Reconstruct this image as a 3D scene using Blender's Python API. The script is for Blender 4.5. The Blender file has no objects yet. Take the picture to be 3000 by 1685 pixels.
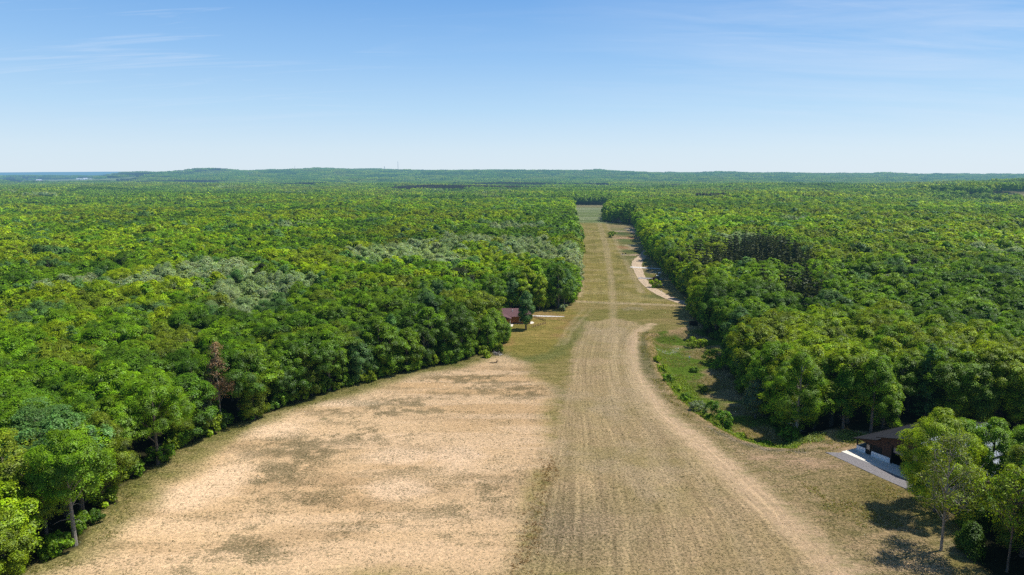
import bpy, math, random
import numpy as np
from mathutils import Vector

scene = bpy.context.scene
COL = scene.collection
RS = np.random.RandomState
SEL = [109,110,129,146,147,162,163,178,179,180,181,196,197,198,199,217,219,220,237,238,240,242,244,245,246,265,267,268,270,271,272,273,274,276,277,278,300,302,303,304,305,307,309,310,311,312,313,333,335,336,337,338,341,342,344,346,347,348,349,370,371,375,377,380,383,386,387,388,408,409,411,412,413,414,416,417,418,419,420,421,422,425,426,448,450,451,452,454,458,460,461,463,466,467,469,471,494,496,499,500,501,502,504,507,508,511,512,514,541,544,545,546,550,551,552,553,555,556,561,562,564,591,592,594,599,602,603,609,615,651,652,658,663,669,692,700,701,706,710,711,712,713,717,718,724,749,751,752,753,760,763,768,770,809,812,822,824,832,834,867,870,876,877,878,879,880,884,888,889,936,944,973,992,998,1011,1051,1058,1064,1071,1102,1108,1110,1113,1132,1136,1137,1163,1180,1185,1187,1188,1199,1230,1233,1236,1258,1262,1264,1317,1340,1346,1375,1380,1404,1405,1489,1493,1543,1545,1570,1571,1610,1622,1634,1657,1728,1966,2242,20303,20306,20312,20313,20314,20315,20316,20317,20318,20319,20320,20321,20322,20323,20324,20325,20326,20330,20338,20344,20345,20346,20347,20351,20637,20648,20655,20662,20667,20668,20672,20673,20675,20676,20677,20678,20679,20680,20681,20686,20687,20688,20689,20690,20691,20692]  # the woodland trees that show largest, built as things of their own

# ------------------------------------------------------------------ survey
CAMH = 55.0
PITCH = math.atan(331.5 / 2000.0)
CP, SP = math.cos(PITCH), math.sin(PITCH)

def at(u, v, z=0.0):
    """survey point of the site plan (photo pixel, 3000 wide) -> ground metres"""
    x = (u - 1500) / 2000.0
    w = (842.5 - v) / 2000.0
    dy, dz = CP + w * SP, -SP + w * CP
    t = (z - CAMH) / dz
    return (x * t, dy * t)

K = 3000 / 2576.0
def a2(u, v, z=0.0):
    return at(u * K, v * K, z)

def A(lst, z=0.0):
    return np.array([a2(u, v, z) for u, v in lst])

def proj(X, Y, Z):
    r = Z - CAMH
    f = Y * CP - r * SP
    up = Y * SP + r * CP
    return 1500 + 2000 * X / f, 842.5 - 2000 * up / f

# ------------------------------------------------------------------ numpy noise
_T = RS(7).rand(256, 256)
def vnoise(x, y):
    xi = np.floor(x).astype(int); yi = np.floor(y).astype(int)
    fx = x - xi; fy = y - yi
    fx = fx * fx * (3 - 2 * fx); fy = fy * fy * (3 - 2 * fy)
    g = lambda i, j: _T[i & 255, j & 255]
    return (g(xi, yi) * (1 - fx) + g(xi + 1, yi) * fx) * (1 - fy) + (g(xi, yi + 1) * (1 - fx) + g(xi + 1, yi + 1) * fx) * fy

def fbm(x, y, s, o=4, seed=0):
    x = x / s + seed * 17.3; y = y / s + seed * 9.1
    t = 0; amp = .5; n = 0
    for i in range(o):
        t = t + amp * vnoise(x + i * 31.7, y + i * 11.3); n += amp
        x = x * 2.03; y = y * 2.03; amp *= .5
    return t / n

def sst(e0, e1, x):
    t = np.clip((x - e0) / (e1 - e0), 0, 1)
    return t * t * (3 - 2 * t)

def inpoly(X, Y, P):
    r = np.zeros(X.shape, bool)
    n = len(P)
    for i in range(n):
        x1, y1 = P[i]; x2, y2 = P[(i + 1) % n]
        c = ((y1 > Y) != (y2 > Y))
        with np.errstate(divide='ignore', invalid='ignore'):
            xx = (x2 - x1) * (Y - y1) / (y2 - y1 + 1e-12) + x1
        r ^= c & (X < xx)
    return r

def dline(X, Y, P, closed=False):
    d = np.full(X.shape, 1e9)
    n = len(P)
    for i in range(n if closed else n - 1):
        x1, y1 = P[i]; x2, y2 = P[(i + 1) % n]
        dx, dy = x2 - x1, y2 - y1
        L = dx * dx + dy * dy + 1e-9
        t = np.clip(((X - x1) * dx + (Y - y1) * dy) / L, 0, 1)
        d = np.minimum(d, (X - x1 - t * dx) ** 2 + (Y - y1 - t * dy) ** 2)
    return np.sqrt(d)

def sdpoly(X, Y, P):
    """signed distance, positive inside"""
    d = dline(X, Y, P, True)
    return np.where(inpoly(X, Y, P), d, -d)

# ------------------------------------------------------------------ site plan
LEFT_EDGE = [(-90, 55), (-80, 78)] + [tuple(p) for p in A([(40, 1440), (190, 1378), (300, 1222), (395, 1172), (480, 1115), (555, 1080),
     (640, 1052), (780, 1002), (880, 972), (1000, 940), (1100, 920), (1200, 897), (1255, 882), (1268, 850)])] + \
    [(-9.0, 238.0), (-19, 240), (-19, 268)] + [tuple(p) for p in A([(1340, 781), (1430, 775), (1448, 745), (1450, 640), (1440, 560), (1437, 525), (1436, 516)])]
RIGHT_EDGE = [tuple(p) for p in A([(1536, 517), (1526, 545), (1519, 557), (1597, 566), (1603, 580), (1630, 640), (1678, 690), (1717, 738), (1754, 762),
     (1742, 800), (1790, 832), (1838, 852)])]
DEP = [tuple(p) for p in A([(1830, 900), (1846, 960), (1884, 1012), (1905, 1036), (1935, 1056)], -3.0)]
RIGHT_EDGE2 = [tuple(p) for p in A([(2010, 1078), (2200, 1090), (2250, 1080)])] + [(84, 146), (112, 140), (112, 108), (76, 107), (70.5, 101), (66, 92), (68, 80), (66, 55)]
CLEAR = np.array(LEFT_EDGE + RIGHT_EDGE + DEP + RIGHT_EDGE2)
BANK = A([(1622, 840), (1632, 880), (1650, 935), (1690, 993), (1740, 1038), (1800, 1078), (1860, 1108), (1930, 1128), (2010, 1132)])
BANKPOLY = np.vstack([BANK, np.array([(66, 139), (82, 150), (110, 190), (95, 240)]), A([(1760, 815), (1690, 830)])])

# barn frame: gable direction g, length direction l
BARN0 = np.array((69.6, 130.7)); BG = np.array((.426, -.905)); BL = np.array((.905, .426))

def ground_z(X, Y):
    X = np.asarray(X, float); Y = np.asarray(Y, float)
    R = np.hypot(X, Y)
    z = (fbm(X, Y, 90, 3, 3) - .5) * 1.2 * sst(60, 300, R)
    z = z * (1 - .7 * sst(0, 30, sdpoly(X, Y, CLEAR)))
    z = z + (fbm(X, Y, 330, 3, 5) - .5) * 24 * sst(300, 1400, R) * sst(30, 200, np.abs(X - Y * .09)) * (1 - .8 * np.exp(-(((X - 1050) / 300) ** 2 + ((Y - 1330) / 260) ** 2)))
    # hollow behind the bank on the right
    d = sdpoly(X, Y, BANKPOLY)
    z = z - 3.0 * sst(0.0, 6.5, d)
    # wooded rise on the right
    z = z + 24 * np.exp(-(((X - 1500) / 420) ** 2 + ((Y - 1900) / 330) ** 2)) + 21 * np.exp(-(((X - 1020) / 210) ** 2 + ((Y - 1430) / 120) ** 2))
    z = z - 14 * np.exp(-(((X - 930) / 230) ** 2 + ((Y - 1120) / 120) ** 2))
    # long ridge beyond the plain
    hx = np.interp(X, [-9000, -4000, -3300, -2850, -2600, -2350, -2200, -2050, -1650, -1500, -1300, -1000, -650, -400, -150, 0, 160, 420, 800, 1500, 2000, 2600, 3200, 3700, 3900, 4300, 9000],
                   [0, 0, 0, 2, 40, 66, 70, 66, 82, 88, 86, 76, 70, 69, 70, 72, 66, 63, 62, 52, 46, 40, 34, 33, 24, 30, 30])
    ridge = sst(3300, 5400, Y) * (1 - .75 * sst(6200, 9000, Y))
    z = z + hx * ridge * (1 + .0 * X) + (fbm(X, Y, 700, 4, 8) - .5) * 20 * sst(3300, 4600, Y) + (fbm(X, Y, 240, 3, 14) - .5) * 22 * sst(3500, 5000, Y)
    # small wooded knoll and farm slope on the far left
    z = z + 38 * np.exp(-(((X + 2950) / 210) ** 2 + ((Y - 5500) / 420) ** 2)) + 20 * sst(3600, 5600, Y) * (1 - sst(-2900, -2300, X))
    # distant upland
    z = z + sst(11000, 15000, Y) * sst(-4300, -6200, X) * (74 + 90 * (fbm(X, Y, 3600, 3, 12) - .4))
    return z

def gz(x, y):
    return float(ground_z(np.array([x]), np.array([y]))[0])

# ------------------------------------------------------------------ materials
HAZE_GLOW = (.30, .64, .98, 1)
def new_mat(name):
    m = bpy.data.materials.new(name); m.use_nodes = True
    nt = m.node_tree; nt.nodes.clear()
    return m, nt

def N(nt, t, **kw):
    n = nt.nodes.new(t)
    for k, v in kw.items():
        if k == 'inp':
            for i, val in v.items(): n.inputs[i].default_value = val
        else: setattr(n, k, v)
    return n

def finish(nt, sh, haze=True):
    """surface shader -> output, blended by distance towards a glowing blue that paints haze into the material"""
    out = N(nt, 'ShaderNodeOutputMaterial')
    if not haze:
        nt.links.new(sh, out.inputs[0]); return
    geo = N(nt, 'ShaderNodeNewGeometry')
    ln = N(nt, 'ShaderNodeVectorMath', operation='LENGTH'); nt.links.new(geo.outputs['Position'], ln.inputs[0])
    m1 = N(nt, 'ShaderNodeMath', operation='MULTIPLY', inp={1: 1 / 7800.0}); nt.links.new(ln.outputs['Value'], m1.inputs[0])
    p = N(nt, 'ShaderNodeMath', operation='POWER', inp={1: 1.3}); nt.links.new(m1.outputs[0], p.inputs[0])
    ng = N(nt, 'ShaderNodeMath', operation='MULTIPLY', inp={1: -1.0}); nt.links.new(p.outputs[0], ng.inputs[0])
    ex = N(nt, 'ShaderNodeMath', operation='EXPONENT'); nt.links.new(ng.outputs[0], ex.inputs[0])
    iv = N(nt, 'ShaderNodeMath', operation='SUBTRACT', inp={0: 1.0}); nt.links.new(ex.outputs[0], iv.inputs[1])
    em = N(nt, 'ShaderNodeEmission', inp={0: HAZE_GLOW, 1: .66})  # haze painted as blue emission, no volume of air behind it
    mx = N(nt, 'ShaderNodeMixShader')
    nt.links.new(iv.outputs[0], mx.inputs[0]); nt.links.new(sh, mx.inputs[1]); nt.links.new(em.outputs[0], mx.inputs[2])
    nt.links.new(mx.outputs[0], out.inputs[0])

def simple(name, col, rough=.8, var=.12, scale=3.0, metal=0, haze=True, wave=None):
    m, nt = new_mat(name)
    b = N(nt, 'ShaderNodeBsdfPrincipled'); b.inputs['Roughness'].default_value = rough; b.inputs['Metallic'].default_value = metal; b.inputs['Specular IOR Level'].default_value = .5 if rough < .5 else .15
    tc = N(nt, 'ShaderNodeTexCoord')
    no = N(nt, 'ShaderNodeTexNoise', inp={'Scale': scale, 'Detail': 5.0, 'Roughness': .65}); nt.links.new(tc.outputs['Object'], no.inputs['Vector'])
    r = N(nt, 'ShaderNodeMapRange', inp={1: .25, 2: .75, 3: 1 - var * 2, 4: 1 + var * 2}); nt.links.new(no.outputs[0], r.inputs[0])
    fac = r.outputs[0]
    if wave:
        ax, per, dep = wave
        sx = N(nt, 'ShaderNodeSeparateXYZ'); nt.links.new(tc.outputs['Object'], sx.inputs[0])
        mm = N(nt, 'ShaderNodeMath', operation='MULTIPLY', inp={1: 1 / per}); nt.links.new(sx.outputs[ax], mm.inputs[0])
        fr = N(nt, 'ShaderNodeMath', operation='FRACT'); nt.links.new(mm.outputs[0], fr.inputs[0])
        lt = N(nt, 'ShaderNodeMath', operation='LESS_THAN', inp={1: .16}); nt.links.new(fr.outputs[0], lt.inputs[0])
        mr = N(nt, 'ShaderNodeMapRange', inp={3: 1.0, 4: 1 - dep}); nt.links.new(lt.outputs[0], mr.inputs[0])
        mu = N(nt, 'ShaderNodeMath', operation='MULTIPLY'); nt.links.new(fac, mu.inputs[0]); nt.links.new(mr.outputs[0], mu.inputs[1])
        fac = mu.outputs[0]
    v = N(nt, 'ShaderNodeVectorMath', operation='SCALE', inp={0: col[:3]}); nt.links.new(fac, v.inputs['Scale'])
    nt.links.new(v.outputs[0], b.inputs['Base Color'])
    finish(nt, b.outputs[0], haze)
    return m

def foliage_mat():
    m, nt = new_mat('foliage')
    at_ = N(nt, 'ShaderNodeAttribute', attribute_type='INSTANCER', attribute_name='tint')
    lf = N(nt, 'ShaderNodeAttribute', attribute_type='GEOMETRY', attribute_name='leaf')
    mu = N(nt, 'ShaderNodeVectorMath', operation='MULTIPLY')
    nt.links.new(at_.outputs['Vector'], mu.inputs[0]); nt.links.new(lf.outputs['Vector'], mu.inputs[1])
    d = N(nt, 'ShaderNodeBsdfDiffuse')
    nt.links.new(mu.outputs[0], d.inputs[0])
    t = N(nt, 'ShaderNodeBsdfTranslucent')
    mt = N(nt, 'ShaderNodeVectorMath', operation='MULTIPLY', inp={1: (1.45, 1.3, .35)}); nt.links.new(mu.outputs[0], mt.inputs[0])
    nt.links.new(mt.outputs[0], t.inputs[0])
    mx = N(nt, 'ShaderNodeMixShader', inp={0: .41}); nt.links.new(d.outputs[0], mx.inputs[1]); nt.links.new(t.outputs[0], mx.inputs[2])
    g = N(nt, 'ShaderNodeBsdfGlossy', inp={1: .5}); g.inputs[0].default_value = (.8, .9, .8, 1)
    m2 = N(nt, 'ShaderNodeMixShader', inp={0: .025}); nt.links.new(mx.outputs[0], m2.inputs[1]); nt.links.new(g.outputs[0], m2.inputs[2])
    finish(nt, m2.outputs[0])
    return m

FOL = foliage_mat()
BARK = simple('bark', (.17, .14, .11), .95, .25, 6)
PALEBARK = simple('pale_bark', (.30, .27, .23), .95, .25, 6)

# ------------------------------------------------------------------ mesh helpers
class MB:
    def __init__(s): s.v = []; s.f = []
    def box(s, c, d, rz=0.0, top=None):
        """box: centre of base, (dx,dy,dz), optional top scale"""
        cx, cy, cz = c; dx, dy, dz = d[0] / 2, d[1] / 2, d[2]
        ca, sa = math.cos(rz), math.sin(rz); tx, ty = top or (1, 1)
        b = len(s.v)
        for zz, kx, ky in ((0, 1, 1), (dz, tx, ty)):
            for sx, sy in ((-1, -1), (1, -1), (1, 1), (-1, 1)):
                x, y = sx * dx * kx, sy * dy * ky
                s.v.append((cx + x * ca - y * sa, cy + x * sa + y * ca, cz + zz))
        for f in ((3, 2, 1, 0), (4, 5, 6, 7), (0, 1, 5, 4), (1, 2, 6, 5), (2, 3, 7, 6), (3, 0, 4, 7)):
            s.f.append(tuple(b + i for i in f))
        return s
    def prism(s, pts, vec):
        """polygon pts (3d) extruded by vec"""
        b = len(s.v); n = len(pts)
        for p in pts: s.v.append(tuple(p))
        for p in pts: s.v.append(tuple(p[i] + vec[i] for i in range(3)))
        s.f.append(tuple(range(b + n - 1, b - 1, -1))); s.f.append(tuple(range(b + n, b + 2 * n)))
        for i in range(n):
            j = (i + 1) % n
            s.f.append((b + i, b + j, b + n + j, b + n + i))
        return s
    def tube(s, pts, rad, seg=7, cap=True):
        pts = [Vector(p) for p in pts]
        b0 = len(s.v); n = len(pts)
        for i, p in enumerate(pts):
            t = (pts[min(i + 1, n - 1)] - pts[max(i - 1, 0)]).normalized()
            u = t.cross(Vector((.31, .95, .07)))
            if u.length < 1e-3: u = t.cross(Vector((1, 0, 0)))
            u.normalize(); w = t.cross(u)
            r = rad[i] if hasattr(rad, '__len__') else rad
            for k in range(seg):
                an = 2 * math.pi * k / seg
                q = p + (u * math.cos(an) + w * math.sin(an)) * r
                s.v.append(tuple(q))
        for i in range(n - 1):
            for k in range(seg):
                k2 = (k + 1) % seg
                s.f.append((b0 + i * seg + k, b0 + i * seg + k2, b0 + (i + 1) * seg + k2, b0 + (i + 1) * seg + k))
        if cap:
            s.f.append(tuple(b0 + k for k in range(seg - 1, -1, -1)))
            s.f.append(tuple(b0 + (n - 1) * seg + k for k in range(seg)))
        return s
    def mesh(s, name, mat):
        m = bpy.data.meshes.new(name); m.from_pydata(s.v, [], s.f); m.materials.append(mat); m.update()
        return m
    def build(s, name, mat, parent=None):
        o = bpy.data.objects.new(name, s.mesh(name, mat)); COL.objects.link(o)
        if parent is not None: o.parent = parent
        return o

def tag(o, label, cat, group=None):
    o['label'] = label; o['category'] = cat
    if group: o['group'] = group
    return o

def thing(name, label, cat, loc, rz=0.0, group=None):
    o = bpy.data.objects.new(name, None); COL.objects.link(o)
    o.empty_display_size = .5
    o.location = loc; o.rotation_euler = (0, 0, rz)
    return tag(o, label, cat, group)

def struct(o):
    o['kind'] = 'structure'; return o

def quad_mesh(name, V, leaf, mats, nq=None, extra=None):
    leaf, shn = leaf if isinstance(leaf, tuple) else (leaf, None)
    """V: (n,4,3) quads, leaf: (n,3) colour multiplier; extra: MB appended with the second material"""
    n = len(V)
    ev, ef = (extra.v, extra.f) if extra else ([], [])
    nv = n * 4 + len(ev)
    me = bpy.data.meshes.new(name)
    co = np.concatenate([V.reshape(-1, 3), np.array(ev, float).reshape(-1, 3)]) if ev else V.reshape(-1, 3)
    loops = list(); sizes = np.full(n, 4)
    lidx = np.arange(n * 4)
    if ef:
        lidx = np.concatenate([lidx, np.concatenate([np.array(f) + n * 4 for f in ef])])
        sizes = np.concatenate([sizes, np.array([len(f) for f in ef])])
    me.vertices.add(nv); me.vertices.foreach_set('co', co.ravel().astype(np.float32))
    me.loops.add(len(lidx)); me.loops.foreach_set('vertex_index', lidx.astype(np.int32))
    me.polygons.add(len(sizes))
    me.polygons.foreach_set('loop_start', np.concatenate([[0], np.cumsum(sizes)[:-1]]).astype(np.int32))
    mi = np.zeros(len(sizes), np.int32); mi[n:] = 1
    for m in mats: me.materials.append(m)
    me.polygons.foreach_set('material_index', mi)
    at_ = me.attributes.new('leaf', 'FLOAT_VECTOR', 'POINT')
    L = np.ones((nv, 3), np.float32); L[:n * 4] = np.repeat(leaf, 4, axis=0)
    at_.data.foreach_set('vector', L.ravel())
    me.polygons.foreach_set('use_smooth', np.arange(len(sizes)) < n)
    me.update(calc_edges=True); me.validate()
    if shn is not None:
        nn = np.zeros((nv, 3), np.float32); nn[:n * 4] = np.repeat(shn, 4, axis=0)
        me.normals_split_custom_set_from_vertices(nn)
    return me

def nrm(v): return v / (np.linalg.norm(v, axis=-1, keepdims=True) + 1e-9)

def leaf_quads(rng, P, Nn, size, asp=.62, vary=.35):
    n = len(P)
    r = rng.normal(size=(n, 3)); t = nrm(np.cross(Nn, r)); b = np.cross(Nn, t)
    s = (size * (1 + vary * (rng.rand(n, 1) * 2 - 1)))
    return np.stack([P - t * s, P - b * s * asp + Nn * s * .12, P + t * s, P + b * s * asp + Nn * s * .12], 1)

def crown_points(rng, R, z0, z1, form, npuff, nsub, nleaf, spread=.5, prr=(.26, .42)):
    """foliage in three levels: boughs, sprays at the bough tips, leaves; returns points, normals, shade"""
    zc = z0 + (z1 - z0) * .5; hz = (z1 - z0) / 2
    C = []; rad = []; ph = rng.rand(3) * 6.283; lob = lambda q: 1 + .15 * math.sin(2 * q + ph[0]) + .10 * math.sin(3 * q + ph[1]) + .06 * math.sin(5 * q + ph[2])
    for i in range(npuff):
        h = (i + .5) / npuff
        for _ in range(12):
            if form == 'round':
                zz = -0.75 + 1.7 * rng.rand() ** .8; rr = math.sqrt(max(0.02, 1 - min(1, abs(zz)) ** 2.2))
            elif form == 'oval':
                zz = -0.95 + 1.9 * rng.rand(); rr = (1 - abs(zz + .25) ** 2 * .62) * .95
            elif form == 'cone':
                zz = -1 + 1.95 * rng.rand(); rr = max(.06, (1 - (zz + 1) / 2) ** .8)
            else:
                zz = -1 + 1.9 * rng.rand(); rr = 1 - .25 * abs(zz)
            an = rng.rand() * 6.283; k = (.38 + .48 * rng.rand() ** .6) * lob(an + zz)
            c = np.array([math.cos(an) * R * rr * k, math.sin(an) * R * rr * k, zc + zz * hz * (.78 + .16 * rng.rand())])
            if all(np.linalg.norm((c - q) / np.array([1, 1, .8])) > (1.05 / npuff ** .5) * R for q in C): break
        C.append(c); rad.append(R * (prr[0] * .62 + (prr[1] - prr[0] * .62) * rng.rand() ** 1.3) * (.7 + .3 * rr))
    C = np.array(C); rad = np.array(rad)
    n = npuff * nsub
    ci = np.repeat(np.arange(npuff), nsub)
    out = C[ci] - np.array([0, 0, zc - hz * .3]); out = nrm(out)
    d = nrm(rng.normal(size=(n, 3)) + out * .9 + np.array([0, 0, .55]))
    sq = rng.uniform(.62, 1.38, (npuff, 3)) * np.array([1, 1, .80])
    S = C[ci] + d * (rad[ci] * rng.uniform(.55, 1.25, n))[:, None] * sq[ci]
    m = n * nleaf
    si = np.repeat(np.arange(n), nleaf)
    ax = nrm(d + np.array([0, 0, .5]))
    J = rng.normal(size=(m, 3)) * spread * (.7 + .6 * rng.rand(n))[si][:, None]
    J = J - ax[si] * (np.sum(J * ax[si], 1) * .68)[:, None]
    P = S[si] + J - ax[si] * (np.sum(J * J, 1) * .22 / max(spread, .2))[:, None]
    Nn = nrm(ax[si] * .9 + J * .55 / spread + np.array([0, 0, .25]) + rng.normal(size=(m, 3)) * .36)
    tone = (.78 + .40 * rng.rand(npuff))[ci] * (.52 + .98 * rng.rand(n) ** 1.35)
    sh = tone[si] * (.84 + .32 * rng.rand(m))
    oc = nrm(P - np.array([0, 0, z0 + (z1 - z0) * .3])); k = min(1.0, max(0.0, (spread - .30) / .3))
    SN = nrm(Nn * (1.1 - .5 * k) + ax[si] * .6 + oc * (.10 + .70 * k))
    crown_points.SN = SN
    return P, Nn, sh, C

def leafcol(rng, sh):
    n = len(sh)
    y = rng.rand(n, 1)
    return (sh[:, None] * np.concatenate([.88 + .24 * y, np.ones((n, 1)), .9 + .3 * rng.rand(n, 1)], 1)).astype(np.float32)

def trunk_mb(rng, H, r, C, zb, limbs=9, seg=7, lean=.25, lowbare=False):
    mb = MB()
    top = H * .82
    lx, ly = rng.normal(size=2) * lean
    path = [(lx * t * t, ly * t * t, -1.0 + (top + 1.0) * t) for t in np.linspace(0, 1, 7)]
    mb.tube(path, [r * 1.25, r, r * .9, r * .78, r * .6, r * .4, r * .12], seg)
    idx = rng.permutation(len(C))[:limbs]
    for i in idx:
        c = C[i]
        zs = max(zb * .75, c[2] - np.hypot(c[0], c[1]) * .9 - rng.rand() * 1.2)
        zs = min(zs, top * .9); t = (zs + 1) / (top + 1)
        st = Vector((lx * t * t, ly * t * t, zs)); e = Vector(c)
        mid = (st + e) / 2 + Vector((0, 0, .35))
        mb.tube([st, mid, e], [r * .38, r * .24, r * .07], 5)
    if lowbare:
        for _ in range(5):
            an = rng.rand() * 6.28; zs = zb * (.45 + .5 * rng.rand()); L = rng.uniform(1, 2.6)
            mb.tube([(0, 0, zs), (math.cos(an) * L * .6, math.sin(an) * L * .6, zs + .2), (math.cos(an) * L, math.sin(an) * L, zs - .1)], [.06, .04, .015], 4)
    return mb

# form: (R, z0, z1, form, npuff, nsub, nleaf, leafsize, spread)
def broad_proto(seed, lod, R=5.6, H=18.5, z0=5.0, form='round', dens=1.0, fine=1.0):
    rng = RS(seed)
    if lod < 0: a = (62, int(16 * dens), 58, .112 * fine, .40, (.18, .36))
    elif lod == 0: a = (54, int(15 * dens), 40, .140 * fine, .40, (.19, .36))
    elif lod == 1: a = (48, int(8 * dens), 15, .34 * fine, .46, (.20, .33))
    else: a = (40, int(6 * dens), 8, .60 * fine, .5, (.21, .32))
    P, Nn, sh, C = crown_points(rng, R, z0, H, form, a[0], a[1], a[2], a[4], a[5])
    V = leaf_quads(rng, P, Nn, a[3]); SN = crown_points.SN
    T = trunk_mb(rng, H, .24 + .004 * H, C, z0, 14 if lod <= 0 else 4, 7 if lod <= 0 else 5, lowbare=(lod <= 0))
    return V, (leafcol(rng, sh), SN), T

def pine_proto(seed, lod, H=19, R=2.6, z0=3.0):
    rng = RS(seed)
    V = []; L = []
    lay = 20 if lod == 0 else 13
    for i in range(lay):
        t = i / (lay - 1); z = z0 + (H - z0) * t; rr = R * (1 - t) ** .75 + .25
        nb = int(6 + 5 * (1 - t))
        for b in range(nb):
            an = rng.rand() * 6.283; ln = rr * rng.uniform(.7, 1.12)
            ns = (int(26 * ln / R) + 8) if lod == 0 else (int(9 * ln / R) + 4)
            q = rng.rand(ns) ** .6
            p = np.stack([np.cos(an) * ln * q, np.sin(an) * ln * q, z - .28 * ln * q * q + .12 * rng.normal(size=ns)], 1)
            p[:, :2] += rng.normal(size=(ns, 2)) * .28 * (.4 + q[:, None])
            nn = nrm(np.array([math.cos(an) * .35, math.sin(an) * .35, .8]) + rng.normal(size=(ns, 3)) * .5)
            V.append(leaf_quads(rng, p, nn, .30 if lod == 0 else .5, .45)); L.append(leafcol(rng, (.75 + .5 * rng.rand()) * (.8 + .4 * rng.rand(ns)) * (.8 + .35 * q)))
    T = MB().tube([(0, 0, -1), (0, 0, z0), (0, 0, H * .6), (0, 0, H * .98)], [.26, .22, .14, .03], 6)
    return np.concatenate(V), np.concatenate(L), T

def shrub_proto(seed, R=1.6, H=2.4, leaf=.17, npuff=14, nsub=12, nleaf=16):
    rng = RS(seed)
    P, Nn, sh, C = crown_points(rng, R, .1, H, 'round', npuff, nsub, nleaf, .2, (.3, .5))
    P[:, 2] = np.abs(P[:, 2])
    V = leaf_quads(rng, P, Nn, leaf)
    mb = MB()
    for i in range(6):
        c = C[i % len(C)]
        mb.tube([(0, 0, -.3), (c[0] * .5, c[1] * .5, c[2] * .55), tuple(c)], [.06, .04, .015], 5)
    return V, leafcol(rng, sh), mb

def sparse_proto(seed, H=20, R=6, z0=6.5, dens=1.0, leaf=.17, tr=.2, form='round'):
    """thinly leaved tree whose twigs show"""
    rng = RS(seed)
    P, Nn, sh, C = crown_points(rng, R, z0, H, form, 44, int(12 * dens), 12, .5)
    V = leaf_quads(rng, P, Nn, leaf)
    mb = trunk_mb(rng, H, tr, C, z0, 40, 8, .3)
    for c in C:
        for _ in range(9):
            d = nrm(rng.normal(size=3) + np.array([0, 0, .5])) * R * rng.uniform(.2, .36)
            e = c + d
            mb.tube([tuple(c), tuple(c + d * .55 + rng.normal(size=3) * .12), tuple(e)], [.035, .025, .01], 3, False)
    return V, leafcol(rng, sh), mb

# prototypes: kind -> list of (lod0, lod1, lod2)
def proto_set(fn, seeds, **kw):
    return [[fn(s, l, **kw) for l in (0, 1, 2)] for s in seeds]

PROTO = {
    'broad': proto_set(broad_proto, [11, 12, 13, 14, 15], R=6.1, H=18.0, z0=5.0, form='round'),
    'wide': proto_set(broad_proto, [21, 22, 23], R=7.4, H=17.0, z0=5.5, form='round', dens=1.25),
    'tall': proto_set(broad_proto, [31, 32, 33], R=4.4, H=18.5, z0=3.5, form='oval', dens=.9),
    'soft': proto_set(broad_proto, [41, 42], R=5.2, H=17.5, z0=4.0, form='oval', dens=1.15, fine=.72),
    'edge': proto_set(broad_proto, [51, 52, 53], R=4.4, H=15.0, z0=.8, form='oval', dens=1.15),
}
PROTO['pine'] = [[pine_proto(s, 0), pine_proto(s, 1), pine_proto(s, 1)] for s in (61, 62)]
KINDS = ['broad', 'wide', 'tall', 'soft', 'edge', 'pine']

INST_MESH = {}; CROWN_MESH = {}; TRUNK_MESH = {}
def inst_mesh(k, v, lod):
    key = (k, v, lod)
    if key not in INST_MESH:
        V, L, T = PROTO[k][v][lod]
        INST_MESH[key] = quad_mesh('tree_' + k, V, L, [FOL, BARK], extra=T)
    return INST_MESH[key]
def crown_mesh(k, v):
    if (k, v) not in CROWN_MESH:
        V, L, T = PROTO[k][v][0]
        CROWN_MESH[k, v] = quad_mesh('crown', V, L, [FOL])
        TRUNK_MESH[k, v] = T.mesh('trunk', BARK)
    return CROWN_MESH[k, v], TRUNK_MESH[k, v]

TINT = {
    'bright yellow-green': (.305, .430, .008),
    'fresh mid-green': (.192, .345, .008),
    'deep green': (.105, .220, .008),
    'olive green': (.225, .305, .016),
    'pale grey-green': (.275, .380, .135),
    'blue-green': (.130, .260, .060),
    'dark brownish green': (.052, .070, .020),
    'russet brown': (.34, .215, .105),
    'pale silvery green': (.330, .425, .200),
}
FORMW = {'broad': 'round-crowned tree', 'wide': 'broad spreading tree', 'tall': 'tall narrow tree', 'soft': 'soft fine-leaved tree', 'edge': 'low-branched tree', 'pine': 'slender conifer'}
CATW = {'pine': 'conifer'}

# ------------------------------------------------------------------ scatter the woods
NOBUILD = [(np.array([BARN0 + BG * 12 + BL * 10]), 17.5), (np.array([(-5, 253.)]), 15)]
PALE = [(1025, 625, 16), (1375, 622, 14), (1190, 600, 13), (650, 700, 10), (640, 735, 7), (520, 668, 11), (420, 690, 10), (200, 695, 7), (735, 562, 10), (920, 632, 8), (1110, 640, 8),
        (1290, 562, 14), (1310, 600, 9), (1880, 592, 10), (2010, 548, 12), (2520, 620, 8), (2210, 690, 5), (1448, 690, 5), (1446, 650, 4)]
PALE = [(a2(u, v, 16), r) for u, v, r in PALE]
PINE = [A([(1730, 615), (1850, 592), (1960, 592), (2050, 640), (2030, 676), (1960, 656), (1890, 648), (1840, 655), (1790, 672), (1720, 665), (1690, 640)], 16),
        A([(1900, 700), (2050, 660), (2090, 720), (2050, 745), (1980, 720)], 16)]
LANDMARKS = []

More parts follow.
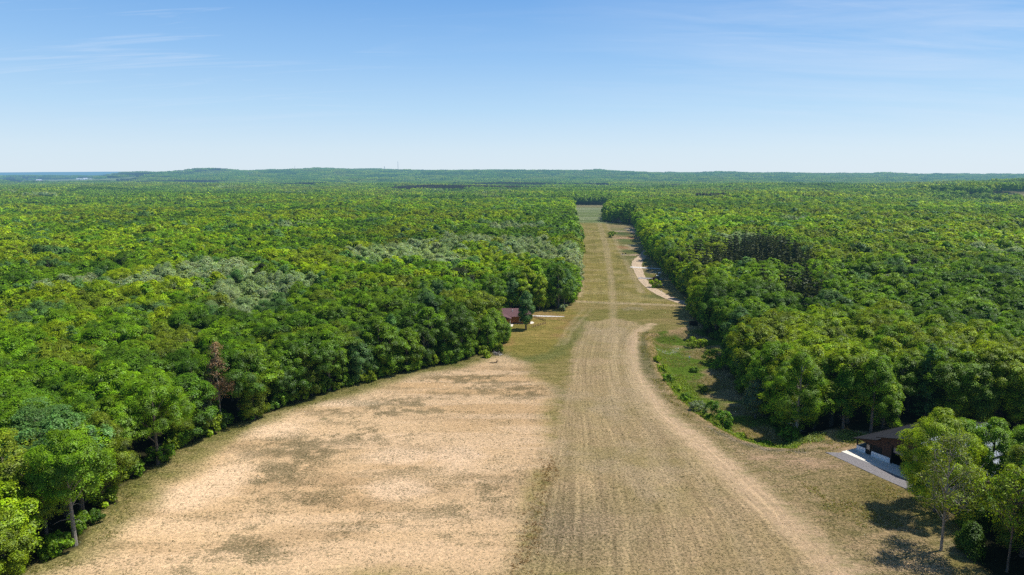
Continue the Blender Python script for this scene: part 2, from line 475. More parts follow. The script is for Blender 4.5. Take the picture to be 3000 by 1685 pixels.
def scatter():
    rng = RS(101)
    X = []; 
    y = 40.0
    pts = []
    # rows of jittered points, spacing grows slightly with distance
    while y < 1180:
        sp = 7.7 if y < 420 else 8.2
        half = 62 + y * .86
        n = int(2 * half / sp)
        xs = -half + (np.arange(n) + rng.rand(n) * .95) * sp
        ys = y + rng.rand(n) * sp * .95
        pts.append(np.stack([xs, ys], 1)); y += sp * .93
    P = np.concatenate(pts)
    d = sdpoly(P[:, 0], P[:, 1], CLEAR)
    ok = d < -2.2
    for c, r in NOBUILD:
        ok &= np.hypot(P[:, 0] - c[0, 0], P[:, 1] - c[0, 1]) > r
    P = P[ok]; d = d[ok]
    # wall of trees along the field edges
    E = []
    for line, sp in ((np.array(LEFT_EDGE), 4.6), (np.array(RIGHT_EDGE), 4.8), (np.array(DEP + RIGHT_EDGE2[:5]), 4.6)):
        for i in range(len(line) - 1):
            p, q = line[i], line[i + 1]; L = np.hypot(*(q - p)); n = max(1, int(L / sp))
            s2 = sp if p[1] < 500 else sp * 1.6
            for k in range(max(1, int(L / s2))):
                t = (k + rng.rand()) / max(1, int(L / s2))
                w = p + (q - p) * t
                nn = np.array([-(q - p)[1], (q - p)[0]]) / (L + 1e-6)
                w = w + nn * rng.uniform(1.4, 3.2)
                E.append(w)
    E = np.array(E)
    de = sdpoly(E[:, 0], E[:, 1], CLEAR)
    ok = (de < -.9)
    for c, r in NOBUILD:
        ok &= np.hypot(E[:, 0] - c[0, 0], E[:, 1] - c[0, 1]) > r - 2
    E = E[ok]
    P = np.concatenate([P, E]); isedge = np.concatenate([np.zeros(len(P) - len(E), bool), np.ones(len(E), bool)])
    n = len(P)
    d = sdpoly(P[:, 0], P[:, 1], CLEAR)
    Z = ground_z(P[:, 0], P[:, 1])
    rr = rng.rand(n, 6)
    mixn = fbm(P[:, 0], P[:, 1], 60, 3, 21); mixn2 = fbm(P[:, 0], P[:, 1], 26, 2, 23)
    drift = fbm(P[:, 0], P[:, 1], 130, 3, 25); pale = np.zeros(n)
    for (c, r) in PALE: pale = np.maximum(pale, np.exp(-((P[:, 0] - c[0]) ** 2 + (P[:, 1] - c[1]) ** 2 * .5) / (r * r) * .40))
    pine = np.zeros(n, bool)
    for q in PINE: pine |= inpoly(P[:, 0], P[:, 1], q)
    out = []
    names = list(TINT)
    for i in range(n):
        r = rr[i]; R_ = math.hypot(*P[i])
        kd = 'broad'
        if r[0] < .24: kd = 'wide'
        elif r[0] < .42: kd = 'tall'
        elif r[0] < .52: kd = 'soft'
        if isedge[i]: kd = 'edge' if r[0] < .66 else ('tall' if r[0] < .84 else 'broad')
        q = r[1] * .50 + .5 * np.clip((mixn[i] - .5) * 2.6 + .5, 0, 1) - .02
        if q < .24: tn = 'deep green'
        elif q < .53: tn = 'fresh mid-green'
        elif q < .75: tn = 'bright yellow-green'
        else: tn = 'olive green'
        if mixn2[i] > .66 and r[4] < .35: tn = 'olive green'
        if r[4] > .955: tn = 'blue-green'
        if r[4] < .012: tn = 'russet brown' if R_ < 0 else 'dark brownish green'
        if pale[i] > .17 + .17 * r[2]: tn = 'pale grey-green' if r[3] < .6 else 'pale silvery green'; kd = 'soft'
        elif pale[i] > .07 and r[2] < .55: tn = 'blue-green'; kd = 'soft'
        if pine[i] and r[2] < .95 and not isedge[i]: kd = 'pine'; tn = 'dark brownish green'
        elif r[5] < .012: kd = 'pine'; tn = 'blue-green'
        s = (.86 + .44 * rr[i, 3]) * (1.18 if (r[5] > .87 and not isedge[i]) else 1.0)
        hgt = (.86 + .10 * rr[i, 3]) * (.86 + .28 * mixn[i]) * (1.06 if r[5] > .87 else 1.0)
        if isedge[i]: s *= .92 + .16 * r[5]
        col = np.array(TINT[tn]) * (.84 + .24 * r[5]) * (.90 + .34 * np.clip((drift[i] - .5) * 2.6 + .5, 0, 1)) * np.array([.93 + .14 * r[2], 1, 1])
        lod = 0 if R_ < 240 else (1 if R_ < 520 else 2)
        nv = len(PROTO[kd])
        out.append(dict(x=P[i, 0], y=P[i, 1], z=Z[i] - .05, k=kd, v=int(r[2] * 997) % nv, s=s, sz=hgt * (.98 + .12 * r[4]), rot=r[5] * 628.3 % 6.283, tint=tuple(col), tn=tn, lod=lod, edge=bool(isedge[i]), R=R_, d=d[i]))
    return out

TREES = scatter()

def inview(t, pad=0):
    u, v = proj(t['x'], t['y'], t['z'] + 12 * t['s'])
    return -60 - pad < u < 3060 + pad and v < 1760

def gn_scatter(name, pts, protos, label, cat):
    """one 'stuff' object: points carrying kind, rotation, scale and tint, each drawn as one of protos"""
    me = bpy.data.meshes.new(name)
    n = len(pts)
    me.vertices.add(n); me.vertices.foreach_set('co', np.array([(p['x'], p['y'], p['z']) for p in pts], np.float32).ravel())
    def att(nm, ty, key, data):
        a_ = me.attributes.new(nm, ty, 'POINT'); a_.data.foreach_set(key, data)
    att('pick', 'INT', 'value', np.array([p['pi'] for p in pts], np.int32))
    att('spin', 'FLOAT_VECTOR', 'vector', np.array([(0, 0, p['rot']) for p in pts], np.float32).ravel())
    att('size', 'FLOAT_VECTOR', 'vector', np.array([(p['s'], p['s'], p['sz']) for p in pts], np.float32).ravel())
    att('tint', 'FLOAT_VECTOR', 'vector', np.array([p['tint'] for p in pts], np.float32).ravel())
    o = bpy.data.objects.new(name, me); COL.objects.link(o)
    coll = bpy.data.collections.new(name + '_kinds')
    for i, m in enumerate(protos):
        coll.objects.link(bpy.data.objects.new('kind_%03d' % i, m))
    g = bpy.data.node_groups.new(name, 'GeometryNodeTree')
    g.interface.new_socket('Geometry', in_out='INPUT', socket_type='NodeSocketGeometry')
    g.interface.new_socket('Geometry', in_out='OUTPUT', socket_type='NodeSocketGeometry')
    gi = g.nodes.new('NodeGroupInput'); go = g.nodes.new('NodeGroupOutput')
    ci = g.nodes.new('GeometryNodeCollectionInfo'); ci.inputs[0].default_value = coll; ci.inputs['Separate Children'].default_value = True; ci.inputs['Reset Children'].default_value = True
    ip = g.nodes.new('GeometryNodeInstanceOnPoints'); ip.inputs['Pick Instance'].default_value = True
    def na(nm, ty):
        x = g.nodes.new('GeometryNodeInputNamedAttribute'); x.data_type = ty; x.inputs[0].default_value = nm; return x.outputs[0]
    er = g.nodes.new('FunctionNodeEulerToRotation')
    g.links.new(na('spin', 'FLOAT_VECTOR'), er.inputs[0])
    g.links.new(gi.outputs[0], ip.inputs['Points']); g.links.new(ci.outputs[0], ip.inputs['Instance'])
    g.links.new(na('pick', 'INT'), ip.inputs['Instance Index']); g.links.new(er.outputs[0], ip.inputs['Rotation'])
    g.links.new(na('size', 'FLOAT_VECTOR'), ip.inputs['Scale']); g.links.new(ip.outputs[0], go.inputs[0])
    md = o.modifiers.new('scatter', 'NODES'); md.node_group = g
    o['kind'] = 'stuff'
    return tag(o, label, cat)

# -------- single trees
LABELS = set()
def place_words(x, y, z):
    u, v = proj(x, y, z)
    side = 'left woods' if x < y * .09 + 5 else 'right woods'
    return side, u / 30.0, v / 16.85

def tree_label(t):
    side, pu, pv = place_words(t['x'], t['y'], t['z'] + 11 * t['sz'])
    near = 'at edge of' if t['edge'] else 'in'
    fw = FORMW[t['k']]
    for fmt in ('%.0f', '%.1f', '%.2f'):
        l = ('%s %s %s %s, ' + fmt + '%% across and ' + fmt + '%% down photo') % (t['tn'], fw, near, side, pu, pv)
        if l not in LABELS: break
    LABELS.add(l)
    return l, side

def add_tree(t, name=None, label=None, group=None, meshes=None, cat=None):
    k = t['k']
    if label is None: label, side = tree_label(t); group = 'trees of the ' + side
    nm = name or {'pine': 'conifer_tree', 'tall': 'narrow_tree', 'wide': 'spreading_tree'}.get(k, 'broadleaf_tree')
    e = bpy.data.objects.new(nm, None); COL.objects.link(e)
    e.location = (t['x'], t['y'], t['z']); e.rotation_euler = (0, 0, t['rot']); e.scale = (t['s'], t['s'], t['sz'])
    tag(e, label, cat or CATW.get(k, 'tree'), group)
    cm, tm = meshes or crown_mesh(k, t['v'])
    c = bpy.data.objects.new('crown', cm); COL.objects.link(c); c.parent = e; c['tint'] = [float(q) for q in t['tint']]
    b = bpy.data.objects.new('trunk', tm); COL.objects.link(b); b.parent = e
    return e

# hero trees: (u, v base in survey px, top v, kind, radius m, tint, label)
def meshes_of(p, barkm=BARK):
    V, L, T = p
    return quad_mesh('crown', V, L, [FOL]), T.mesh('trunk', barkm)

HERO = []
def hero(u, v, z, H, R, fn, tn, name, label, kw=None, bark=BARK, group=None, mul=1.0, cat='tree'):
    x, y = a2(u, v, z)
    zz = gz(x, y)
    p = fn(**kw)
    m = meshes_of(p, bark)
    t = dict(x=x, y=y, z=zz - .05, k='broad', v=0, s=1, sz=1, rot=(u * 7.1) % 6.28, tint=tuple(np.array(TINT[tn]) * mul))
    HERO.append((x, y, R))
    return add_tree(t, name, label, group, m, cat)

def BP(seed, R, H, z0, form='round', dens=1.0, fine=1.0):
    return dict(seed=seed, lod=-1 if (seed < 220 or 231 <= seed <= 234) else 0, R=R, H=H, z0=z0, form=form, dens=dens, fine=fine)

def heroes():
    hero(2367, 1385, 0, 21, 5.6, sparse_proto, 'olive green', 'sparse_tree', 'tall thinly leaved tree with pale straight trunk and grey twigs, in front of the barn', dict(seed=201, H=18.6, R=5.0, z0=6.0, dens=1.0, leaf=.14, tr=.19, form='oval'), PALEBARK, mul=.95)
    hero(2352, 1288, 0, 19, 6, broad_proto, 'bright yellow-green', 'broadleaf_tree', 'dense yellow-green tree hiding the barn end, right behind the thinly leaved tree', BP(202, 6.6, 18.4, 2.4, 'oval', 1.5, .9), mul=1.0)
    hero(2480, 1262, 0, 16, 4, broad_proto, 'fresh mid-green', 'broadleaf_tree', 'fresh green upright tree right of the barn with sunlit roof slope showing through it', BP(203, 4.0, 15.5, 3.5, 'oval', .7, .85))
    hero(2533, 1440, 0, 17, 4, sparse_proto, 'bright yellow-green', 'slender_tree', 'slender dark-trunked tree with layered yellow-green sprays in the bottom right corner', dict(seed=204, H=16, R=3.6, z0=6, dens=.8, leaf=.15, tr=.16))
    hero(2590, 1330, 0, 16, 5, broad_proto, 'olive green', 'broadleaf_tree', 'olive tree at the right frame edge beyond the slender layered tree', BP(205, 4.6, 15, 3.0, 'oval', 1.0, .85))
    hero(2450, 1330, 0, 8, 3, broad_proto, 'deep green', 'young_tree', 'low dark young tree standing in shade below the barn apron', BP(206, 3.2, 7.5, .6, 'oval', .8, .8))
    hero(2560, 1262, 0, 15, 4, broad_proto, 'fresh mid-green', 'broadleaf_tree', 'leafy tree at the right frame edge level with the barn roof', BP(207, 4.2, 14, 2.0, 'oval', 1.0, .85))
    hero(2412, 1238, 0, 14, 4, broad_proto, 'fresh mid-green', 'broadleaf_tree', 'green tree close against the barn roof, right of the dense yellow-green tree', BP(208, 4.2, 14.0, 3.0, 'oval', .7, .9))
    hero(2520, 1330, 0, 9, 3, broad_proto, 'fresh mid-green', 'young_tree', 'shaded young tree behind the slender layered tree', BP(209, 3.2, 9, .8, 'oval', 1.0, .9), mul=.9)
    hero(2440, 1395, 0, 5, 2, broad_proto, 'deep green', 'young_tree', 'lowest bushy tree right of the pale straight trunk', BP(210, 2.1, 5.5, .5, 'cone', .4, .9), mul=.7)
    hero(2570, 1400, 0, 10, 3, broad_proto, 'olive green', 'young_tree', 'young olive tree cut by the right frame edge near the bottom', BP(200, 3.4, 11, .8, 'oval', 1.0, .9))
    # left field edge
    hero(190, 1372, 0, 19, 5, broad_proto, 'fresh mid-green', 'broadleaf_tree', 'tall bright green tree with a bare leaning trunk at the lower left field edge', BP(211, 4.6, 18, 7.5, 'round', 1.15, .95), PALEBARK, mul=1.1)
    hero(272, 1262, 0, 16, 4, broad_proto, 'olive green', 'broadleaf_tree', 'yellowish olive tree right of the leaning bare trunk on the left field edge', BP(212, 4.0, 16.5, 3.0, 'oval', 1.1, .8))
    hero(398, 1168, 0, 19, 6, broad_proto, 'fresh mid-green', 'broadleaf_tree', 'big maple-shaped tree with straight bare trunk, third along the lower left field edge', BP(213, 6.2, 18.5, 5.0, 'round', 1.3, .95), mul=1.15)
    hero(455, 1120, 0, 12, 3, broad_proto, 'bright yellow-green', 'broadleaf_tree', 'smaller tree tucked against the right side of the big maple-shaped tree', BP(214, 3.0, 12, 2.0, 'oval', 1.0, .85), mul=.8)
    hero(520, 1090, 0, 9, 2, broad_proto, 'pale silvery green', 'young_tree', 'pale blue-green sapling left of the brown dying tree at the field edge', BP(215, 1.9, 8.5, 2.0, 'oval', .7, .7), mul=.6)
    hero(557, 1076, 0, 20, 6.5, sparse_proto, 'russet brown', 'dying_tree', 'tall dying tree with rusty brown leaves and bare grey trunk at the left field edge', dict(seed=216, H=20.5, R=3.0, z0=6.5, dens=.8, leaf=.15, tr=.19, form='cone'), PALEBARK)
    hero(640, 1055, 0, 11, 3, broad_proto, 'olive green', 'broadleaf_tree', 'olive tree with pale glinting leaves just right of the brown dying tree', BP(217, 3.3, 11, .8, 'oval', 1.1, .8), mul=1.1)
    hero(18, 1452, 0, 11, 3, broad_proto, 'bright yellow-green', 'broadleaf_tree', 'sunlit yellow-green tree cut off by the bottom left corner', BP(218, 3.2, 10.5, .6, 'oval', 1.2, .85), mul=.9)
    # cabin clearing
    hero(1323, 830, 0, 14.5, 3, broad_proto, 'blue-green', 'broadleaf_tree', 'lone blue-green tree with a short bare trunk standing before the log cabin', BP(221, 2.9, 14.5, 2.4, 'oval', 1.5, .85), mul=1.05)
    hero(1243, 848, 0, 14.5, 3, broad_proto, 'olive green', 'broadleaf_tree', 'olive green tree covering the middle of the log cabin', BP(222, 3.6, 15.0, 1.2, 'oval', 1.3, .85), mul=.9)
    hero(1203, 872, 0, 15, 4, broad_proto, 'bright yellow-green', 'broadleaf_tree', 'yellow-green tree screening the left end of the log cabin', BP(228, 4.0, 15.5, 1.0, 'oval', 1.2, .85), mul=.9)
    hero(1226, 884, 0, 12, 3.4, broad_proto, 'fresh mid-green', 'broadleaf_tree', 'full green tree at the wood corner directly above the brush pile', BP(229, 3.3, 12.0, .8, 'oval', 1.2, .85))
    hero(1265, 862, 0, 8, 2.2, broad_proto, 'fresh mid-green', 'young_tree', 'small glossy green tree at the corner of the cabin lawn', BP(223, 2.6, 9, .6, 'oval', 1.1, .8))
    hero(1357, 781, 0, 16, 3.2, broad_proto, 'bright yellow-green', 'broadleaf_tree', 'bright yellow-green tree just behind and right of the lone blue-green tree', BP(224, 3.4, 15.0, 2.0, 'oval', 1.3, .85))
    hero(1405, 778, 0, 19, 5, broad_proto, 'fresh mid-green', 'broadleaf_tree', 'large rounded green tree at the corner where the airstrip narrows', BP(225, 5.2, 19.5, 1.0, 'oval', 1.5, .85), mul=.85)
    hero(990, 925, 0, 17, 2.5, broad_proto, 'blue-green', 'broadleaf_tree', 'narrow pale blue-green tree halfway along the left field edge', BP(226, 2.6, 16.5, 1.5, 'oval', 1.1, .8), mul=1.3)
    hero(1180, 800, 0, 18, 2.5, broad_proto, 'blue-green', 'broadleaf_tree', 'pointed blue-green tree rising behind the left end of the cabin', BP(227, 2.6, 17.5, 1.5, 'cone', 1.1, .85), mul=1.2)
    # hollow on the right
    hero(1900, 1052, -3, 10.5, 3, broad_proto, 'pale silvery green', 'broadleaf_tree', 'pale silvery green tree in front of the dark wood in the hollow', BP(231, 2.9, 10.8, 1.6, 'oval', 1.3, .75), mul=.62)
    hero(2003, 1092, -1.2, 19, 5.5, broad_proto, 'fresh mid-green', 'broadleaf_tree', 'massive full tree with a stout pale trunk left of the barn clearing', BP(232, 6.0, 21, 4.2, 'oval', 1.5, .9), PALEBARK, mul=.9)
    hero(2190, 1090, 0, 17, 4, broad_proto, 'fresh mid-green', 'broadleaf_tree', 'tall tree over the bracken patch just left of the barn roof', BP(233, 4.2, 18, 6.0, 'oval', 1.2, .9))
    hero(2120, 1078, 0, 15, 2.6, broad_proto, 'deep green', 'broadleaf_tree', 'narrow darker tree between the massive tree and the bracken patch', BP(234, 2.6, 14.5, 3.0, 'oval', 1.1, .85), mul=1.3)
    hero(1762, 800, 0, 15, 4.5, broad_proto, 'bright yellow-green', 'broadleaf_tree', 'sunny pale green tree overhanging the end of the gravel road', BP(235, 4.8, 16.5, 1.0, 'oval', 1.4, .9))
    hero(1560, 561, 0, 17, 9, broad_proto, 'deep green', 'broadleaf_tree', 'leftmost dark tree of the pair jutting out at the far end of the airstrip', dict(seed=236, lod=1, R=9, H=24, z0=3, form='round', dens=2.2, fine=1.2), mul=1.3)
    hero(1585, 564, 0, 17, 9, broad_proto, 'deep green', 'broadleaf_tree', 'right-hand dark tree of the pair jutting out at the far end of the airstrip', dict(seed=237, lod=1, R=9, H=25, z0=3, form='round', dens=2.2, fine=1.2), mul=1.2)
heroes()

HX = np.array(HERO)
keep = []
for i, t in enumerate(TREES):
    dd = np.hypot(HX[:, 0] - t['x'], HX[:, 1] - t['y'])
    lim = HX[:, 2] * .55 + 1.5
    # keep the sight of the cabin and barn clearings open
    if (dd < lim).any(): continue
    keep.append((i, t))
singles = []; rest = []
for i, t in keep:
    if SEL is None: one = t['R'] < 230 and inview(t)
    else: one = i in SEL
    if one: singles.append((i, t))
    elif t['R'] < 1200 and (inview(t, 900) or t['R'] < 260): rest.append(t)
TREE_OBJ = {}
for i, t in singles:
    TREE_OBJ[i] = add_tree(t)

protos = []; pidx = {}
for t in rest:
    key = (t['k'], t['v'], t['lod'])
    if key not in pidx:
        pidx[key] = len(protos); protos.append(inst_mesh(*key))
    t['pi'] = pidx[key]
gn_scatter('woodland', rest, protos, 'dense green mixed woodland stretching away on both sides of the airstrip', 'woodland')

# -------- far woods, drawn as blocks of canopy
def patch_proto(seed, pine=False):
    rng = RS(seed); V = []; L = []; SNS = []
    for i in range(64):
        x, y = rng.uniform(-30, 30, 2); R = rng.uniform(3.2, 5.6); H = rng.uniform(14, 20)
        if pine: R *= .55; H = rng.uniform(14, 18)
        P, Nn, sh, C = crown_points(rng, R, H * .35, H, 'cone' if pine else 'round', 10, 5, 4, .75)
        P = P + np.array([x, y, 0]); q = rng.rand()
        c = np.array([.72 + .6 * q, .80 + .38 * q, 1.3 - .5 * rng.rand()]) * rng.uniform(.85, 1.12)
        V.append(leaf_quads(rng, P - np.array([0, 0, 0]), Nn, 1.0, .75)); L.append(leafcol(rng, sh) * c); SNS.append(crown_points.SN)
    return quad_mesh('canopy_block', np.concatenate(V), (np.concatenate(L).astype(np.float32), np.concatenate(SNS)), [FOL])

FARM = np.array([(-5200, 3500), (-2050, 3560), (-2350, 4500), (-2540, 5150), (-3050, 5330), (-5200, 5500)])
RFIELD = np.array([(905, 1290), (1240, 1265), (1260, 1425), (975, 1405)])
RFIELD2 = np.array([(880, 1205), (1200, 1180), (1200, 1222), (900, 1245)])
def far_woods():
    rng = RS(303); pts = []
    y = 1130.0
    while y < 8200:
        sp = 44 if y < 3500 else 54
        half = 150 + y * .84
        n = int(2 * half / sp)
        xs = -half + (np.arange(n) + rng.rand(n)) * sp; ys = y + rng.rand(n) * sp
        pts.append(np.stack([xs, ys], 1)); y += sp * .95
    P = np.concatenate(pts)
    ok = sdpoly(P[:, 0], P[:, 1], CLEAR) < -30
    hedge = fbm(P[:, 0], P[:, 1] * 2.2, 330, 3, 37) > .53
    q = P[:, 0] / P[:, 1]
    hedge &= ~((q > -.715) & (q < -.598) & (P[:, 1] < 5240) & (P[:, 1] > 3450))
    ok &= ~(((np.abs(q - .522) < .006) & (np.abs(P[:, 1] - 5050) < 150)) | ((q > .39) & (q < .42) & (np.abs(P[:, 1] - 5180) < 110)))
    ok &= ~inpoly(P[:, 0], P[:, 1], FARM) | hedge
    for q in (RFIELD, RFIELD2): ok &= ~inpoly(P[:, 0], P[:, 1], q)
    ok &= (np.hypot(P[:, 0], P[:, 1]) > 1190)
    P = P[ok]; Z = ground_z(P[:, 0], P[:, 1]); m = fbm(P[:, 0], P[:, 1], 260, 3, 31); rr = rng.rand(len(P), 4)
    out = []
    for i, (x, y) in enumerate(P):
        q = m[i] * .8 + rr[i, 0] * .4 - .1
        tn = 'deep green' if q < .34 else ('fresh mid-green' if q < .56 else ('bright yellow-green' if q < .68 else 'olive green'))
        if rr[i, 3] < .015: tn = 'pale grey-green'
        pk = rr[i, 1] * 3.99
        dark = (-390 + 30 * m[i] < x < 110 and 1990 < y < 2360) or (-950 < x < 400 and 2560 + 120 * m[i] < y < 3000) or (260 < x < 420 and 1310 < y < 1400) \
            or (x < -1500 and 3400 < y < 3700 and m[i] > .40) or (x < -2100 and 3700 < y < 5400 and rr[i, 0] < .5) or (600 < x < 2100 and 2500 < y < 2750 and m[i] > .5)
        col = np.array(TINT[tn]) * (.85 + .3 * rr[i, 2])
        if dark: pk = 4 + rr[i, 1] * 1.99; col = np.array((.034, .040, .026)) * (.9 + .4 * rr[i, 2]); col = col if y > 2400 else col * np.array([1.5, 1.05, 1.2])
        s = .85 + .3 * rr[i, 2]
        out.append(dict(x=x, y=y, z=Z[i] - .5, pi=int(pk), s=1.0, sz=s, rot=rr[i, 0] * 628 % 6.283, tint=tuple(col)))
    return out
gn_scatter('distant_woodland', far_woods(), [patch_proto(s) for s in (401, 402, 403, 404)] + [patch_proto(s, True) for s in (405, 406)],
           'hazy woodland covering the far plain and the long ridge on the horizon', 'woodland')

# ------------------------------------------------------------------ ground sheet
def axis(parts):
    out = []
    for a_, b_, st in parts: out.append(np.arange(a_, b_, st))
    return np.concatenate(out)
def geo(a_, b_, n): return np.geomspace(a_, b_, n)
XS = np.concatenate([-geo(26000, 78, 75), axis([(-76, 80, .5), (80, 170, 1.1)]), geo(171, 26000, 75)])
YS = np.concatenate([-geo(3000, 50, 14), axis([(-40, 82, 6), (82, 150, .45), (150, 270, .7), (270, 500, 1.4), (500, 1260, 4)]), geo(1262, 32000, 85)])

XL = A([(1290, 1460), (1335, 1330), (1372, 1180), (1400, 1060), (1425, 960), (1440, 880), (1462, 812), (1475, 760), (1480, 640), (1478, 540)])
XR = A([(2140, 1460), (1990, 1290), (1870, 1190), (1770, 1105), (1680, 1040), (1618, 965), (1592, 900), (1598, 850), (1625, 822), (1600, 640), (1540, 540)])

def paint(X, Y):
    n1 = fbm(X, Y, 14, 4, 41); n2 = fbm(X * .45, Y * 1.5, 9, 4, 43); n3 = fbm(X, Y, 3.2, 3, 45); n4 = fbm(X, Y, 40, 3, 47); n5 = fbm(X, Y, 1.3, 2, 49)
    wob = (n1 - .5) * 7 + (n3 - .5) * 3
    C = lambda *c: np.array(c)
    def mix(a_, b_, f): return a_ * (1 - f[..., None]) + b_ * f[..., None]
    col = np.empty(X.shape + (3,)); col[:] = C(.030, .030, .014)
    weed = np.zeros(X.shape); row = np.zeros(X.shape); rowamp = np.zeros(X.shape)
    inside = sst(-1.5, 1.5, sdpoly(X, Y, CLEAR) + (n3 - .5) * 3)
    # general dry turf
    turf = mix(np.broadcast_to(C(.43, .32, .13), col.shape), C(.32, .27, .085), sst(.38, .62, n2 * .6 + n4 * .4))
    turf = mix(turf, C(.43, .34, .19), sst(.55, .75, n1))
    g = turf.copy(); wd = .25 + .0 * X
    # sandy field on the left
    SANDP = np.vstack([A([(-40, 1470), (190, 1380), (395, 1180), (640, 1060), (880, 980), (1100, 925), (1255, 895), (1330, 915)]), A([(1390, 985), (1405, 1060), (1376, 1180), (1338, 1330), (1290, 1470)])])
    ds = sdpoly(X, Y, SANDP) + wob * .9 + (n5 - .5) * 3
    sand = mix(np.broadcast_to(C(.655, .44, .228), col.shape), C(.735, .52, .295), sst(.45, .7, n4))
    sand = mix(sand, C(.50, .34, .18), sst(.48, .66, .5 * n2 + .5 * fbm(X * .3, Y, 5, 4, 53)) * .6)
    # growth stains: darker patches where stubble and weeds have come up
    dk = np.zeros(X.shape)
    for u, v, ru, rv, k in [(1010, 1022, 150, 22, 1.1), (1190, 960, 120, 26, 1.0), (1320, 985, 60, 20, .9), (760, 1130, 110, 32, 1.0), (690, 1200, 60, 40, 1.0), (760, 1250, 110, 30, .55), (900, 1090, 130, 22, .8), (600, 1340, 70, 20, 1.0), (600, 1395, 100, 32, 1.1),
                            (1130, 1290, 90, 30, .5), (1240, 1230, 70, 40, .55), (900, 1330, 120, 30, .45), (1080, 1390, 110, 30, .5), (1000, 1180, 90, 18, .4), (1180, 1350, 80, 40, .55), (860, 1030, 90, 14, .7), (1360, 1090, 30, 60, .3), (480, 1430, 60, 20, .7)]:
        cx, cy = a2(u, v); ex = abs(a2(u + ru, v)[0] - cx); ey = abs(a2(u, v - rv)[1] - cy)
        dk = np.maximum(dk, k * np.exp(-(((X - cx) / ex) ** 2 + ((Y - cy) / ey) ** 2) * .8))
    str_ = fbm(X * .13 + Y * .03, Y * 1.0, 2.6, 5, 51)
    stain = sst(.08, .78, dk * .46 + (n2 - .5) * 1.1 + (str_ - .5) * 1.5 + (n3 - .5) * 1.3 + (n5 - .5) * 1.2 + .10) * (.26 + .74 * np.clip(dk * 1.3, 0, 1))
    sand = mix(sand, C(.30, .228, .122), stain * .50)
    lite = fbm(X * .09 + Y * .03, Y * .8, 3.4, 4, 55); sand = mix(sand, C(.79, .57, .345), sst(.50, .66, lite) * .65 * (1 - .5 * stain))
    br = np.zeros(X.shape)
    for u, v, ru, rv in [(1150, 1150, 90, 32), (1000, 1150, 120, 25), (560, 1200, 90, 60), (850, 1015, 120, 10), (1000, 1230, 80, 30), (480, 1240, 80, 50), (680, 1080, 120, 22), (1450, 935, 16, 34)]:
        cx, cy = a2(u, v); ex = abs(a2(u + ru, v)[0] - cx); ey = abs(a2(u, v - rv)[1] - cy)
        br = np.maximum(br, np.exp(-(((X - cx) / ex) ** 2 + ((Y - cy) / ey) ** 2)))
    sand = mix(sand, C(.86, .63, .40), sst(.25, .85, br + (n2 - .5) * .7) * .8)
    f = sst(-3.5, 5.5, ds)
    g = mix(g, sand, f); wd = wd * (1 - f) + f * (.17 + .80 * stain)
    # grassy fringe under the left trees
    fr = sst(9.5, 1.5, dline(X, Y, np.array(LEFT_EDGE[:16])) + (n1 - .5) * 9)
    g = mix(g, mix(np.broadcast_to(C(.24, .245, .06), col.shape), C(.42, .32, .14), n3), fr * .85); wd = wd + fr * .5
    # seeded strip in the middle
    xl = np.interp(Y, XL[:, 1], XL[:, 0]); xr = np.interp(Y, XR[:, 1], XR[:, 0])
    s = (X - xl) / np.maximum(xr - xl, 5)
    MIDP = np.vstack([XL[:7], A([(1540, 800), (1600, 808)]), XR[:9][::-1]])
    dm = sdpoly(X, Y, MIDP) + (n3 - .5) * 3 + (n5 - .5) * 2.5 + (n1 - .5) * 3
    mid = mix(np.broadcast_to(C(.55, .395, .215), col.shape), C(.49, .36, .18), sst(.4, .62, n2 * .5 + n4 * .5))
    mid = mix(mid, C(.62, .45, .265), sst(.54, .72, n1) * .6)
    far = sst(170, 245, Y)
    mid = mix(mid, C(.56, .415, .22), far * .5)
    lilac = sst(18, 0, np.abs(Y - 100)) * sst(.62, .05, s)
    mid = mix(mid, C(.42, .315, .21), lilac * .5)
    f = sst(-1.8, 1.8, dm) * (1 - .35 * sst(8, 0, ds) * sst(.35, .65, n1)); g = mix(g, mid, f); wd = wd * (1 - f) + f * (.28 + .45 * lilac)
    row = s * 46; rowamp = f * .75
    # pale wheel track sweeping round the right side
    TR = A([(1640, 816), (1606, 838), (1594, 880), (1600, 930), (1626, 980), (1676, 1040), (1760, 1110), (1870, 1205), (1990, 1310), (2130, 1450)])
    dt = dline(X, Y, TR)
    wtr = 1.6 + 3.0 * sst(200, 100, Y)
    f = sst(wtr + 1.8, wtr * .35, dt + (n3 - .5) * 2.4) * (.95 - .12 * sst(130, 95, Y))
    g = mix(g, C(.70, .50, .30), f); wd = wd * (1 - f * .8)
    # outer edge of the field, towards the hollow and the barn
    OUT = np.vstack([XR[:9], A([(1640, 850)]), BANK[1:], np.array([(66, 139), (68, 131), (63, 128), (70, 112), (64, 100), (62, 84), (50, 60)])])
    do = sdpoly(X, Y, OUT) + (n3 - .5) * 1.4
    dx_ = np.clip(np.hypot(X - 66, Y - 112) / 24, 0, 1)
    outc = mix(np.broadcast_to(C(.43, .315, .15), col.shape), C(.58, .41, .225), sst(.42, .62, n1))
    outc = mix(outc, C(.34, .26, .085), (1 - dx_) * .55)
    outc = mix(outc, C(.17, .18, .075), sst(155, 200, Y) * .65)
    f = sst(-.6, .8, do) * (1 - sst(wtr + 1.5, wtr * .3, dt) * .9); g = mix(g, outc, f); wd = wd * (1 - f) + f * .48
    rowamp *= (1 - f)
    cr = sst(2.2, .4, dline(X, Y, BANK[5:]) + (n5 - .5) * 1.5); g = mix(g, C(.40, .31, .24), cr * .8)
